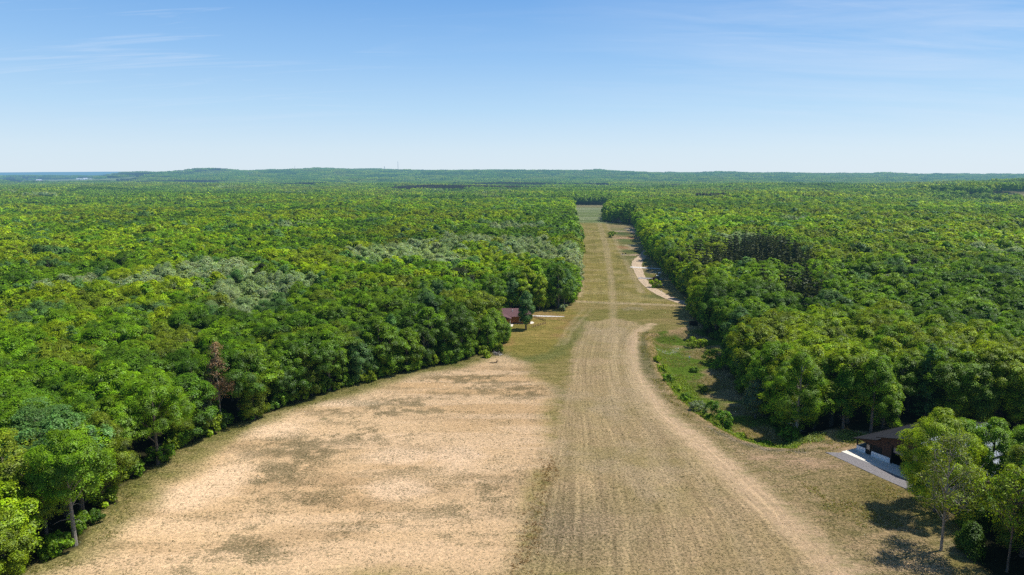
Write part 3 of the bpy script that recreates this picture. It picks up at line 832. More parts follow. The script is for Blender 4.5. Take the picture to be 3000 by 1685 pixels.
    for u, v, ru, rv in [(2120, 1125, 60, 14), (2050, 1165, 90, 14), (1930, 1150, 70, 10)]:
        cx, cy = a2(u, v); ex = abs(a2(u + ru, v)[0] - cx); ey = abs(a2(u, v - rv)[1] - cy)
        f = np.exp(-(((X - cx) / ex) ** 2 + ((Y - cy) / ey) ** 2)); g = mix(g, C(.60, .40, .24), sst(.3, .8, f + (n1 - .5)) * .8); wd = wd * (1 - .6 * f)
    # hollow: grass, bare bank
    db = sdpoly(X, Y, BANKPOLY) + (n3 - .5) * 1.2
    hol = mix(np.broadcast_to(C(.17, .255, .032), col.shape), C(.42, .31, .15), sst(.48, .64, n1 * .55 + n2 * .45 + .18 * sst(9, 22, db) - .05))
    f = sst(-.2, .8, db); g = mix(g, hol, f); wd = wd * (1 - f) + f * .35
    bare = sst(2.2, .5, np.abs(db - 1.2)) * sst(.36, .50, n1 + .10); g = mix(g, C(.60, .40, .21), bare * .9)
    shade = np.hypot((X - 55) / 6, (Y - 147) / 6); f = sst(1.3, .5, shade + (n3 - .5)); g = mix(g, C(.56, .36, .18), f * .85)  # round patch of bare sandy soil in the hollow, distance from its centre
    # lawn round the cabin
    LAWN = A([(1190, 770), (1430, 772), (1470, 790), (1450, 850), (1420, 885), (1330, 900), (1262, 885), (1240, 860)])
    f = sst(-3, 4, sdpoly(X, Y, LAWN) + wob * .4)
    lawn = mix(np.broadcast_to(C(.43, .315, .095), col.shape), C(.33, .265, .07), sst(.4, .6, n2)); lawn = mix(lawn, C(.43, .27, .10), sst(.55, .7, n1) * .8)
    g = mix(g, lawn, f * .95); wd = wd * (1 - f) + .2 * f
    gb = sst(4.5, 1.0, dline(X, Y, A([(1465, 800), (1440, 850), (1400, 890), (1335, 905)])) + (n3 - .5) * 3); g = mix(g, C(.20, .215, .07), gb * .6)
    # the airstrip itself
    STRIP = A([(1452, 762), (1720, 766), (1640, 735), (1600, 690), (1575, 640), (1545, 590), (1524, 543), (1436, 543), (1442, 600), (1452, 680)])
    f = sst(-3, 3, sdpoly(X, Y, STRIP) + wob * .3)
    st = mix(np.broadcast_to(C(.40, .315, .10), col.shape), C(.48, .37, .155), sst(.42, .6, n2))
    st = mix(st, C(.27, .235, .065), sst(.50, .66, fbm(X, Y * .7, 9, 3, 61)) * .6)
    g = mix(g, st, f); wd = wd * (1 - f) + .25 * f; rowamp = np.maximum(rowamp, f * .5)
    # wheel tracks and worn lines
    for L, w, a_ in [(A([(1545, 1000), (1546, 900), (1545, 770), (1540, 700), (1528, 620), (1505, 545)]), 1.0, .40), (A([(1538, 800), (1534, 700), (1520, 620), (1500, 545)]), .7, .35), (A([(1615, 735), (1592, 690), (1560, 630), (1537, 580), (1518, 545)]), 1.6, .5), (A([(1456, 745), (1458, 680), (1455, 620), (1450, 560)]), 2.0, .7),
                     (A([(1440, 757), (1540, 762), (1640, 765), (1745, 768)]), 2.2, .85), (A([(1490, 775), (1440, 830), (1420, 868)]), .35, .28), (A([(1470, 775), (1425, 830), (1402, 870)]), .35, .25), (A([(1545, 1447), (1640, 1250), (1640, 1100), (1600, 1000), (1560, 880)]), .8, .3), (A([(1700, 1447), (1690, 1250), (1660, 1120), (1610, 1000), (1575, 880)]), .8, .25), (A([(1920, 1447), (1850, 1330), (1750, 1180), (1660, 1060), (1600, 950), (1580, 880)]), .8, .35)]:
        f = sst(w + 1.2, w * .3, dline(X, Y, L) + (n3 - .5) * 1.8) * (.6 + .9 * n1); g = mix(g, C(.62, .46, .26), np.clip(f * a_ * 1.25, 0, 1))
    # far meadow at the end of the strip
    f = sst(766, 806, Y + (X - 70) * .02 + wob * 1.5); me = mix(np.broadcast_to(C(.25, .295, .115), col.shape), C(.38, .40, .22), sst(.45, .6, fbm(X * .25, Y, 14, 3, 63)))
    me = mix(me, C(.36, .27, .14), sst(1120, 1190, Y + wob * 5) * .7); g = mix(g, me, f)
    # patchwork of turf and bare soil right of the strip
    PW = A([(1524, 556), (1600, 566), (1625, 640), (1665, 690), (1590, 680), (1560, 620)])
    f = sst(-4, 5, sdpoly(X, Y, PW)); q = fbm(X * .35, Y * .8, 16, 3, 65)
    pw = mix(np.broadcast_to(C(.24, .235, .08), col.shape), C(.42, .32, .16), sst(.44, .56, q)); pw = mix(pw, C(.48, .31, .16), sst(.64, .74, fbm(X * .4, Y, 20, 3, 67))); pw = mix(pw, C(.62, .48, .33), sst(.64, .72, fbm(X * .5, Y, 12, 3, 69)))
    g = mix(g, pw, f)
    for u, v, ru, rv, c, k in [(1562, 588, 34, 4.5, C(.11, .16, .05), .9), (1592, 581, 13, 8, C(.66, .50, .36), .9), (1572, 600, 30, 2.6, C(.62, .40, .25), .95), (1588, 598, 12, 3, C(.52, .25, .12), .9), (1570, 606, 26, 4, C(.19, .23, .075), .8), (1592, 617, 26, 3, C(.68, .52, .32), .9), (1592, 624, 22, 3, C(.66, .46, .28), .8), (1566, 622, 16, 4, C(.50, .28, .14), .8),
                            (1585, 632, 34, 4, C(.13, .17, .05), .9), (1602, 641, 28, 3, C(.64, .45, .31), .9), (1572, 648, 22, 5, C(.24, .23, .08), .6), (1600, 655, 14, 3, C(.55, .42, .24), .6), (1548, 575, 18, 4, C(.42, .34, .17), .6), (1655, 745, 40, 6, C(.20, .20, .065), .8), (1690, 720, 40, 14, C(.42, .31, .16), .5), (1640, 700, 14, 20, C(.25, .24, .08), .6)]:
        cx, cy = a2(u, v); ex = abs(a2(u + ru, v)[0] - cx); ey = abs(a2(u, v - rv)[1] - cy)
        f = sst(.25, .75, np.exp(-(((X - cx) / ex) ** 2 + ((Y - cy) / ey) ** 2)) + (n1 - .5) * .7 + (n3 - .5) * .4); g = mix(g, c, f * k)
    # far fields and farm slopes
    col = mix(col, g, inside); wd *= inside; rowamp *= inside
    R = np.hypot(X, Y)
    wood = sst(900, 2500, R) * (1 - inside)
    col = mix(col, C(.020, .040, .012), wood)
    fld = sst(.5, .62, fbm(X, Y * 2.5, 900, 3, 75)) * sst(8500, 10500, R); col = mix(col, C(.22, .24, .14), fld * .8)
    for q, c in ((FARM, C(.14, .17, .07)), (RFIELD, C(.32, .28, .13)), (RFIELD2, C(.24, .24, .11))):
        f = sst(-20, 20, sdpoly(X, Y, q)); cc = mix(np.broadcast_to(c, col.shape), c * 1.5, sst(.4, .6, fbm(X, Y * 3, 160, 3, 71)))
        if q is RFIELD: cc = mix(cc, C(.48, .38, .22), sst(985, 1040, X) * sst(.30, .5, fbm(X * 2, Y * 2, 60, 2, 73)))
        col = mix(col, cc, f)
    turfy = inside * (1 - sst(-1, 2, ds)) * (1 - .7 * sst(-1, 1, dm))
    return np.clip(col, 0, 1), wd, row, rowamp, turfy

def build_ground():
    GX, GY = np.meshgrid(XS, YS)
    Z = ground_z(GX, GY)
    near = (GY < 330) & (np.abs(GX) < 120)
    Z = Z + near * ((fbm(GX, GY, 2.2, 2, 81) - .5) * .14)
    col, wd, row, ra, tf = paint(GX, GY)
    ny, nx = GX.shape
    me = bpy.data.meshes.new('ground')
    co = np.stack([GX, GY, Z], -1).reshape(-1, 3).astype(np.float32)
    me.vertices.add(len(co)); me.vertices.foreach_set('co', co.ravel())
    i = np.arange((ny - 1) * nx).reshape(ny - 1, nx)[:, :-1].ravel()
    q = np.stack([i, i + 1, i + nx + 1, i + nx], 1).astype(np.int32)
    me.loops.add(q.size); me.loops.foreach_set('vertex_index', q.ravel())
    me.polygons.add(len(q)); me.polygons.foreach_set('loop_start', np.arange(0, q.size, 4).astype(np.int32))
    me.polygons.foreach_set('use_smooth', np.ones(len(q), bool))
    a_ = me.attributes.new('soil', 'FLOAT_VECTOR', 'POINT'); a_.data.foreach_set('vector', col.reshape(-1, 3).astype(np.float32).ravel())
    for nm, d in (('weed', wd), ('row', row), ('rowamp', ra), ('turfy', tf)):
        a_ = me.attributes.new(nm, 'FLOAT', 'POINT'); a_.data.foreach_set('value', d.ravel().astype(np.float32))
    me.update(calc_edges=True)
    m, nt = new_mat('ground')
    L = nt.links.new
    A_ = lambda n_: N(nt, 'ShaderNodeAttribute', attribute_name=n_)
    so, we, rw, rwa = A_('soil'), A_('weed'), A_('row'), A_('rowamp')
    geo_ = N(nt, 'ShaderNodeNewGeometry')
    def noise(sc, det=3.0, vec=None, ro=.6):
        n_ = N(nt, 'ShaderNodeTexNoise', inp={'Scale': sc, 'Detail': det, 'Roughness': ro}); L(vec or geo_.outputs['Position'], n_.inputs['Vector']); return n_.outputs[0]
    def M(op, a__, b__=None):
        n_ = N(nt, 'ShaderNodeMath', operation=op)
        for k_, v_ in ((0, a__), (1, b__)):
            if v_ is None: continue
            if isinstance(v_, (int, float)): n_.inputs[k_].default_value = v_
            else: L(v_, n_.inputs[k_])
        return n_.outputs[0]
    def MR(x, a0, a1, b0, b1):
        n_ = N(nt, 'ShaderNodeMapRange', inp={1: a0, 2: a1, 3: b0, 4: b1}); L(x, n_.inputs[0]); return n_.outputs[0]
    # drill rows, broken up: streaks that run along the sowing direction
    tf_ = A_('turfy').outputs['Fac']
    ps = N(nt, 'ShaderNodeSeparateXYZ'); L(geo_.outputs['Position'], ps.inputs[0])
    def vec(x_, y_):
        c_ = N(nt, 'ShaderNodeCombineXYZ'); L(x_, c_.inputs[0]); L(y_, c_.inputs[1]); return c_.outputs[0]
    rowv = vec(M('MULTIPLY', rw.outputs['Fac'], 1.1), M('MULTIPLY', ps.outputs[1], .03))
    rowv2 = vec(M('MULTIPLY', rw.outputs['Fac'], .22), M('MULTIPLY', ps.outputs[1], .012))
    r1 = MR(noise(1.0, 4, rowv, .7), .32, .68, -1, 1); r2 = MR(noise(1.0, 3, rowv2, .6), .32, .68, -1, 1)
    sv = M('ADD', 1.0, M('MULTIPLY', M('ADD', M('MULTIPLY', r1, .34), M('MULTIPLY', r2, .16)), rwa.outputs['Fac']))
    # mottling of turf: short darker tufts between bleached grass
    tv = vec(M('MULTIPLY', ps.outputs[0], .20), M('MULTIPLY', ps.outputs[1], .50))
    t1 = MR(noise(1.0, 5, tv, .75), .42, .62, 0, 1)
    grain = M('MULTIPLY', MR(noise(1.0, 5, ro=.8), .3, .7, .74, 1.26), MR(noise(4.5, 4, ro=.8), .3, .7, .74, 1.26))
    fac = M('MULTIPLY', sv, grain)
    vs0 = N(nt, 'ShaderNodeVectorMath', operation='SCALE'); L(so.outputs['Vector'], vs0.inputs[0]); L(fac, vs0.inputs['Scale'])
    tm = N(nt, 'ShaderNodeMix', data_type='RGBA'); L(M('MULTIPLY', t1, M('MULTIPLY', tf_, .75)), tm.inputs[0]); L(vs0.outputs[0], tm.inputs[6])
    td = N(nt, 'ShaderNodeVectorMath', operation='MULTIPLY', inp={1: (.50, .60, .42)}); L(vs0.outputs[0], td.inputs[0]); L(td.outputs[0], tm.inputs[7])
    vs = tm
    # seedling and clod speckle
    sp = noise(2.3, 4, ro=.75)
    wm = M('MULTIPLY', MR(M('ADD', sp, M('MULTIPLY', we.outputs['Fac'], .13)), .555, .635, 0, 1), MR(we.outputs['Fac'], 0, .25, .25, .85))
    mx = N(nt, 'ShaderNodeMix', data_type='RGBA'); L(wm, mx.inputs[0]); L(vs.outputs[2], mx.inputs[6])
    dk = N(nt, 'ShaderNodeVectorMath', operation='MULTIPLY', inp={1: (.42, .47, .42)}); L(vs.outputs[2], dk.inputs[0]); L(dk.outputs[0], mx.inputs[7])
    bs = N(nt, 'ShaderNodeBsdfDiffuse', inp={1: .9}); L(mx.outputs[2], bs.inputs[0])
    bp = N(nt, 'ShaderNodeBump', inp={0: .8, 1: .25}); L(M('ADD', noise(2.2, 5, ro=.75), M('MULTIPLY', wm, .35)), bp.inputs['Height']); L(bp.outputs[0], bs.inputs['Normal'])
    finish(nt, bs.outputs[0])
    me.materials.append(m)
    o = bpy.data.objects.new('ground', me); COL.objects.link(o); struct(o)
    o['label'] = 'sandy field, grass airstrip and woodland floor running to the horizon'
build_ground()

# ------------------------------------------------------------------ roads and slabs laid on the ground
def ribbon(name, pts, w, mat, lift, label, wv=None):
    pts = np.array(pts); n = 60
    seg = np.concatenate([[0], np.cumsum(np.hypot(*np.diff(pts, axis=0).T))]); t = np.linspace(0, seg[-1], n)
    # smooth
    P = np.stack([np.interp(t, seg, pts[:, 0]), np.interp(t, seg, pts[:, 1])], 1)
    for _ in range(6): P[1:-1] = (P[:-2] + 2 * P[1:-1] + P[2:]) / 4
    D = nrm(np.gradient(P, axis=0)); Nn = np.stack([-D[:, 1], D[:, 0]], 1)
    rng = RS(len(name)); W = np.interp(np.linspace(0, 1, n), np.linspace(0, 1, len(w)), w) / 2
    mb = MB(); cols = 7
    for i in range(n):
        for k in range(cols):
            q = P[i] + Nn[i] * W[i] * (k / (cols - 1) * 2 - 1) * (1 + (rng.normal() * .06 if k in (0, cols - 1) else 0))
            mb.v.append((q[0], q[1], gz(*q) + lift + .03 * (1 - abs(k / (cols - 1) * 2 - 1))))
    for i in range(n - 1):
        for k in range(cols - 1):
            b = i * cols + k; mb.f.append((b, b + cols, b + cols + 1, b + 1))
    o = mb.build(name, mat); struct(o); o['label'] = label
    for p in o.data.polygons:
        p.use_smooth = True
    if o.data.polygons[0].normal.z < 0: o.data.flip_normals()
    return o
DIRT = simple('sandy_gravel', (.48, .365, .245), .95, .22, .7)
GRAVEL = simple('grey_gravel', (.215, .20, .20), .95, .2, 5)
WHITEG = simple('white_gravel', (.66, .62, .57), .95, .1, 3)
CONC = simple('concrete', (.78, .72, .61), .9, .06, .8)
ASPH = simple('worn_asphalt', (.28, .27, .28), .9, .12, 2)
ribbon('gravel_road', A([(1775, 770), (1740, 768), (1700, 756), (1660, 738), (1632, 720), (1618, 705), (1610, 692), (1606, 680), (1601, 668), (1603, 656), (1617, 644), (1622, 634), (1634, 622)]), [5.6, 5.2, 4.6, 4.5, 5, 6, 6.6, 5.4, 4, 3.2], DIRT, .07, 'pale sandy gravel road curving along the right side of the airstrip')
ribbon('concrete_drive', A([(1586, 671.5), (1620, 673), (1662, 675.5)]), [4.2, 4.4, 4.2], WHITEG, .13, 'white gravel driveway crossing the sandy road towards the pines')
ribbon('asphalt_drive', A([(1606, 699), (1630, 700), (1665, 702)]), [4, 4, 4.5], ASPH, .14, 'grey asphalt spur leading from the sandy road to the parked tractor')
ribbon('gravel_path', [(6.5, 263.6), (12, 262.8), (20.5, 262.0)], [1.7, 2.0, .8], WHITEG, .07, 'white gravel path from the log cabin to the airstrip')

def slab(name, P, h, mat, label, lift=0.0):
    mb = MB(); pts = [(x, y, gz(x, y) - .3 + lift) for x, y in P]
    zt = max(gz(x, y) for x, y in P) + h + lift
    a_ = sum(P[i][0] * P[(i + 1) % len(P)][1] - P[(i + 1) % len(P)][0] * P[i][1] for i in range(len(P)))
    if a_ < 0: P = P[::-1]
    b = [(x, y, zt - h - .5) for x, y in P]
    mb.prism(b, (0, 0, h + .5))
    o = mb.build(name, mat); struct(o); o['label'] = label; return o

def bw(t, l, z=0):   # barn coordinates -> world
    p = BARN0 + BG * t + BL * l
    return (p[0], p[1], z)
def bw2(t, l): return tuple(bw(t, l)[:2])
slab('concrete_apron', [bw2(-.6, -3.6), bw2(26, -3.6), bw2(26, .6), bw2(-.6, .6)], .10, CONC, 'pale concrete apron along the gable wall of the barn')
slab('gravel_strip', [bw2(-1.8, -6.7), bw2(-.2, -3.64), bw2(26, -3.64), bw2(26, -7.2), bw2(11, -7.2), bw2(4, -6.9)], .045, GRAVEL, 'grey gravel strip beside the concrete apron of the barn')

# ------------------------------------------------------------------ the barn
def barn():
    b = thing('pole_barn', 'dark brown metal barn with charcoal roof, white wainscot and open corner porch', 'barn', (0, 0, 0))
    base = gz(*bw2(4, 2)) + .02
    b.location = (BARN0[0], BARN0[1], base); b.rotation_euler = (0, 0, math.atan2(BG[1], BG[0]))
    # local frame: +x along the gable (t), +y along the length (l)
    BROWN = simple('brown_siding', (.062, .033, .026), .55, .1, 2, wave=('X', .32, .45))
    WHITE = simple('white_siding', (.80, .82, .84), .5, .04, 2, wave=('X', .32, .18))
    ROOF = simple('charcoal_roof_metal', (.023, .025, .031), .7, .08, 2, .0, wave=('Y', .45, .12))
    SUNLIT_ROOF = simple('sunlit_roof_metal', (.30, .33, .39), .5, .05, 2, .0, wave=('Y', .45, .15))  # same roof, sun-facing slope: its brightness in sunlight is painted into the colour
    DARK = simple('dark_interior', (.012, .012, .014), .8, .1, 2)
    TRIM = simple('black_trim', (.02, .018, .018), .5, .1, 2)
    GL = simple('dark_glass', (.012, .014, .017), .6, .1, 1)
    LW = 19.6
    lo, hi = 2.55, 3.95      # lean-to eave, lean-to top
    m0, rid = 4.55, 6.75    # main wall top at t=5, ridge
    T1, TR, T2, T3 = 5.0, 12.4, 19.8, 24.8
    # gable wall above the wainscot, right of the porch, with the big door opening left out
    w = MB()
    w.prism([(5.55, 0, 1.15), (7.5, 0, 1.15), (7.5, 0, 3.6), (12.6, 0, 3.6), (12.6, 0, .12), (T2, 0, .12), (T2, 0, m0 - .1), (TR, 0, rid - .12), (T1 + .02, 0, m0 - .1), (T1 + .02, 0, 2.45), (5.55, 0, 2.45)], (0, .14, 0))
    w.prism([(.2, 0, 2.40), (T1, 0, 2.40), (T1, 0, hi - .12), (.2, 0, lo - .05)], (0, .14, 0))
    w.prism([(3.3, 0, 1.15), (3.42, 0, 1.15), (3.42, 0, 2.43), (3.3, 0, 2.43)], (0, .14, 0))
    w.prism([(T2 + .02, 0, .12), (T3 - .2, 0, .12), (T3 - .2, 0, lo - .1), (T2 + .02, 0, hi - .12)], (0, .14, 0))
    w.box((T1, 10, .1), (.12, LW - 1, m0 - .2)); w.box((T2, 10, .1), (.12, LW - 1, m0 - .2))
    w.prism([(T1, LW, .1), (T2, LW, .1), (T2, LW, m0), (TR, LW, rid - .1), (T1, LW, m0)], (0, .12, 0))
    w.box((T3 - .3, 10, .1), (.12, LW - .6, lo - .25)); w.box((.15, 12.5, .1), (.12, 14, lo - .3)); w.box((2.5, 5.5, .1), (4.8, .12, 2.4))
    w.build('wall', BROWN, b)
    ws = MB()
    ws.box((1.0, -.02, .12), (2.0, .16, 1.0)); ws.box((5.32, -.02, .12), (4.0, .16, 1.0)); ws.box((.05, 2.6, .12), (.16, 5.2, 1.0))
    ws.build('wainscot', WHITE, b)
    p = MB(); p.box((.06, .06, 1.1), (.2, .2, lo - 1.2)); p.build('post', TRIM, b)
    p = MB(); p.box((.06, 2.6, 1.1), (.2, .2, lo - 1.2)); p.build('post', TRIM, b)
    p = MB(); p.box((.06, 5.2, 1.1), (.2, .2, lo - 1.2)); p.build('post', TRIM, b)
    d = MB().box((2.55, .03, .12), (1.05, .08, 2.2)).build('door', TRIM, b)
    MB().box((2.55, -.03, 1.1), (.66, .05, 1.0)).build('door_glass', simple('door_glass', (.30, .24, .20), .1, .1, 1), d)
    MB().box((2.95, -.05, 1.0), (.05, .07, .14)).build('handle', simple('steel', (.5, .5, .5), .3, .05, 2, 1), d)
    wi = MB().box((4.42, .05, 1.16), (1.95, .06, 1.26)).build('window', GL, b)
    f = MB()
    for z in (1.14, 2.36): f.box((4.42, .0, z), (2.1, .12, .07))
    f.box((3.46, .0, 1.2), (.07, .12, 1.2)); f.box((5.45, .0, 1.2), (.07, .12, 1.2))
    f.build('window_frame', TRIM, wi)
    # big door, half raised
    g = MB().box((10.05, .35, 2.35), (4.9, .08, 1.25)).build('overhead_door', simple('pale_door_panel', (.36, .29, .27), .5, .06, 2, wave=('Z', .6, .3)), b)
    dv = MB(); dv.box((10.05, 5.5, .1), (5.4, .1, 3.5)); dv.box((10, 3, .1), (5.2, 5, .03)); dv.box((7.4, 3, .1), (.08, 5, 3.6)); dv.box((12.7, 3, .1), (.08, 5, 3.6)); dv.build('interior', DARK, b)
    j = MB(); j.box((7.42, -.04, .1), (.16, .1, 3.6)); j.box((12.68, -.04, .1), (.16, .1, 3.6)); j.box((10.05, -.04, 3.6), (5.4, .1, .16)); j.build('door_trim', TRIM, b)
    # roofs (thin slabs)
    def slabroof(x0, z0, x1, z1, y0, y1, mat, name):
        mb = MB(); mb.prism([(x0, y0, z0), (x1, y0, z1), (x1, y0, z1 + .10), (x0, y0, z0 + .10)], (0, y1 - y0, 0)); return mb.build(name, mat, b)
    slabroof(-.45, lo - .10, T1 - .02, hi, -.7, LW + .6, ROOF, 'porch_roof')
    slabroof(T1 - .35, m0 - .06, TR, rid, -.8, LW + .7, ROOF, 'roof')
    slabroof(TR + .004, rid, T2 + .35, m0 - .06, -.8, LW + .7, SUNLIT_ROOF, 'roof')
    slabroof(T2 + .02, hi, T3 + .75, lo - .12, -.7, LW + .6, SUNLIT_ROOF, 'porch_roof')
    fa = MB(); fa.prism([(-.48, -.74, lo - .14), (T1 - .02, -.74, hi - .05), (T1 - .02, -.74, hi + .13), (-.48, -.74, lo + .04)], (0, .035, 0))
    fa.prism([(T1 - .37, -.84, m0 - .12), (TR, -.84, rid - .06), (TR, -.84, rid + .13), (T1 - .37, -.84, m0 + .06)], (0, .035, 0))
    fa.prism([(TR + .004, -.84, rid - .06), (T2 + .37, -.84, m0 - .12), (T2 + .37, -.84, m0 + .06), (TR + .004, -.84, rid + .13)], (0, .035, 0))
    fa.build('fascia', TRIM, b)
    rc = MB(); rc.prism([(TR - .3, -.86, rid + .05), (TR, -.86, rid + .135), (TR + .3, -.86, rid + .05), (TR, -.86, rid + .19)], (0, LW + 1.6, 0)); rc.build('ridge_cap', TRIM, b)
    gt = MB(); gt.box((-.52, 9.6, lo - .16), (.12, LW + 1.2, .13)); gt.build('gutter', TRIM, b)
    se = MB()
    for y_ in np.arange(.2, LW, 1.2):
        se.prism([(-.44, y_, lo + .002), (T1 - .05, y_, hi + .102), (T1 - .05, y_, hi + .135), (-.44, y_, lo + .035)], (0, .05, 0))
        se.prism([(T1 - .33, y_, m0 + .042), (TR - .32, y_, rid + .03), (TR - .32, y_, rid + .065), (T1 - .33, y_, m0 + .075)], (0, .05, 0))
    se.build('roof_seams', simple('seam_metal', (.027, .029, .034), .6, .1, 2), b)
    MB().tube([(8.6, 6, 5.4), (8.6, 6, 6.5)], .14, 8).build('vent_pipe', simple('vent_metal', (.3, .3, .3), .5, .1, 2), b)
    MB().box((6.6, -.06, 3.85), (.35, .2, .22)).build('wall_lamp', TRIM, b)
    return b
barn()

# ------------------------------------------------------------------ the cabin
def cabin():
    base = gz(-4, 249)
    b = thing('log_cabin', 'single-storey log cabin with reddish brown walls and maroon shingle roof behind trees', 'cabin', (0, 0, base))
    LOG = simple('log_wall', (.36, .135, .045), .7, .16, 1.2, wave=('Z', .30, .55))
    SH = simple('maroon_shingle', (.150, .082, .085), .9, .18, 3)
    WH = simple('white_trim', (.75, .74, .70), .6, .05, 2)
    GL = simple('cabin_glass', (.05, .07, .09), .1, .1, 1)
    w = MB(); w.box((-3.8, 253.2, -.2), (21.2, 8.6, 3.1)); w.build('wall', LOG, b)
    MB().box((-3.8, 253.2, -.3), (21.5, 8.9, .42)).build('foundation', simple('grey_block', (.35, .34, .33), .9, .1, 2), b)
    r = MB(); x0, x1, y0, y1, z0, z1 = -15.0, 7.4, 248.2, 258.2, 2.85, 5.1; ym = (y0 + y1) / 2
    n = len(r.v); r.v += [(x0, y0, z0), (x1, y0, z0), (x1, y1, z0), (x0, y1, z0), (x0 + .0, ym, z1), (x1 - 3.2, ym, z1), (x0, y0, z0 - .16), (x1, y0, z0 - .16), (x1, y1, z0 - .16), (x0, y1, z0 - .16)]
    r.f += [(0, 1, 5, 4), (1, 2, 5), (2, 3, 4, 5), (3, 0, 4), (0, 6, 7, 1), (1, 7, 8, 2), (2, 8, 9, 3), (3, 9, 6, 0), (6, 9, 8, 7)]
    rf = r.build('roof', SH, b)
    MB().tube([(.2, 251.2, 3.9), (.2, 251.2, 4.95)], .13, 8).build('vent_pipe', WH, rf)
    MB().tube([(-9.0, 254.6, 4.3), (-9.0, 254.6, 5.3)], .1, 8).build('vent_pipe', WH, rf)
    pr = MB(); pr.prism([(-7.2, 245.4, 2.5), (-.2, 245.4, 2.5), (-.2, 245.4, 2.62), (-3.7, 245.4, 3.85), (-7.2, 245.4, 2.62)], (0, 4.6, 0)); pr.build('porch_roof', SH, b)
    g = MB(); g.box((-11, 248.22, 2.55), (7, .1, .14)); g.build('gutter', WH, b)
    for x in (-.7, -3.6, -6.6): MB().box((x, 245.9, -.2), (.24, .24, 2.72)).build('porch_post', WH, b)
    for x in (3.4, -10.5):
        f = MB().box((x, 248.84, .9), (1.5, .08, 1.2)).build('window', WH, b)
        MB().box((x, 248.78, 1.0), (1.26, .05, 1.0)).build('pane', GL, f)
    MB().box((-3.4, 248.85, 0), (1.0, .08, 2.1)).build('door', simple('cabin_door', (.10, .05, .03), .6, .1, 2), b)
cabin()
slab('concrete_pad', [(-2.0, 244.2), (.2, 244.2), (.5, 248.4), (-2.0, 248.6)], .06, CONC, 'pale concrete step pad before the log cabin porch')
ang = np.linspace(0, 6.283, 15)[:-1]
slab('round_pad', [(7.0 + 1.3 * math.cos(q), 250.6 + 2.1 * math.sin(q)) for q in ang], .07, CONC, 'rounded pale concrete pad at the right end of the cabin')

WOOD = simple('weathered_wood', (.30, .19, .09), .9, .2, 4)
def post_fence(name, p, q, n, label):
    p = np.array(p); q = np.array(q)
    f = thing(name, label, 'fence', (p[0], p[1], gz(*p)), 0, 'low post fences beside the cabin')
    for i in range(n):
        w = p + (q - p) * i / (n - 1) - p; MB().box((w[0], w[1], -.2), (.17, .17, .98 + .05 * (i % 2))).build('post', WOOD, f)
    d = q - p; L = math.hypot(*d); mb = MB(); mb.box((d[0] / 2, d[1] / 2, .14), (L, .06, .14), math.atan2(d[1], d[0])); mb.box((d[0] / 2, d[1] / 2, .5), (L, .05, .09), math.atan2(d[1], d[0]))
    mb.build('rail', simple('pale_rail', (.42, .30, .15), .9, .2, 4), f)
post_fence('post_fence', (8.6, 261.0), (12.6, 253.8), 9, 'low wooden post fence just below the white gravel path')
post_fence('post_fence', (7.3, 242.6), (12.5, 248.9), 9, 'low wooden post fence nearer the lone blue-green tree, angled across the lawn')

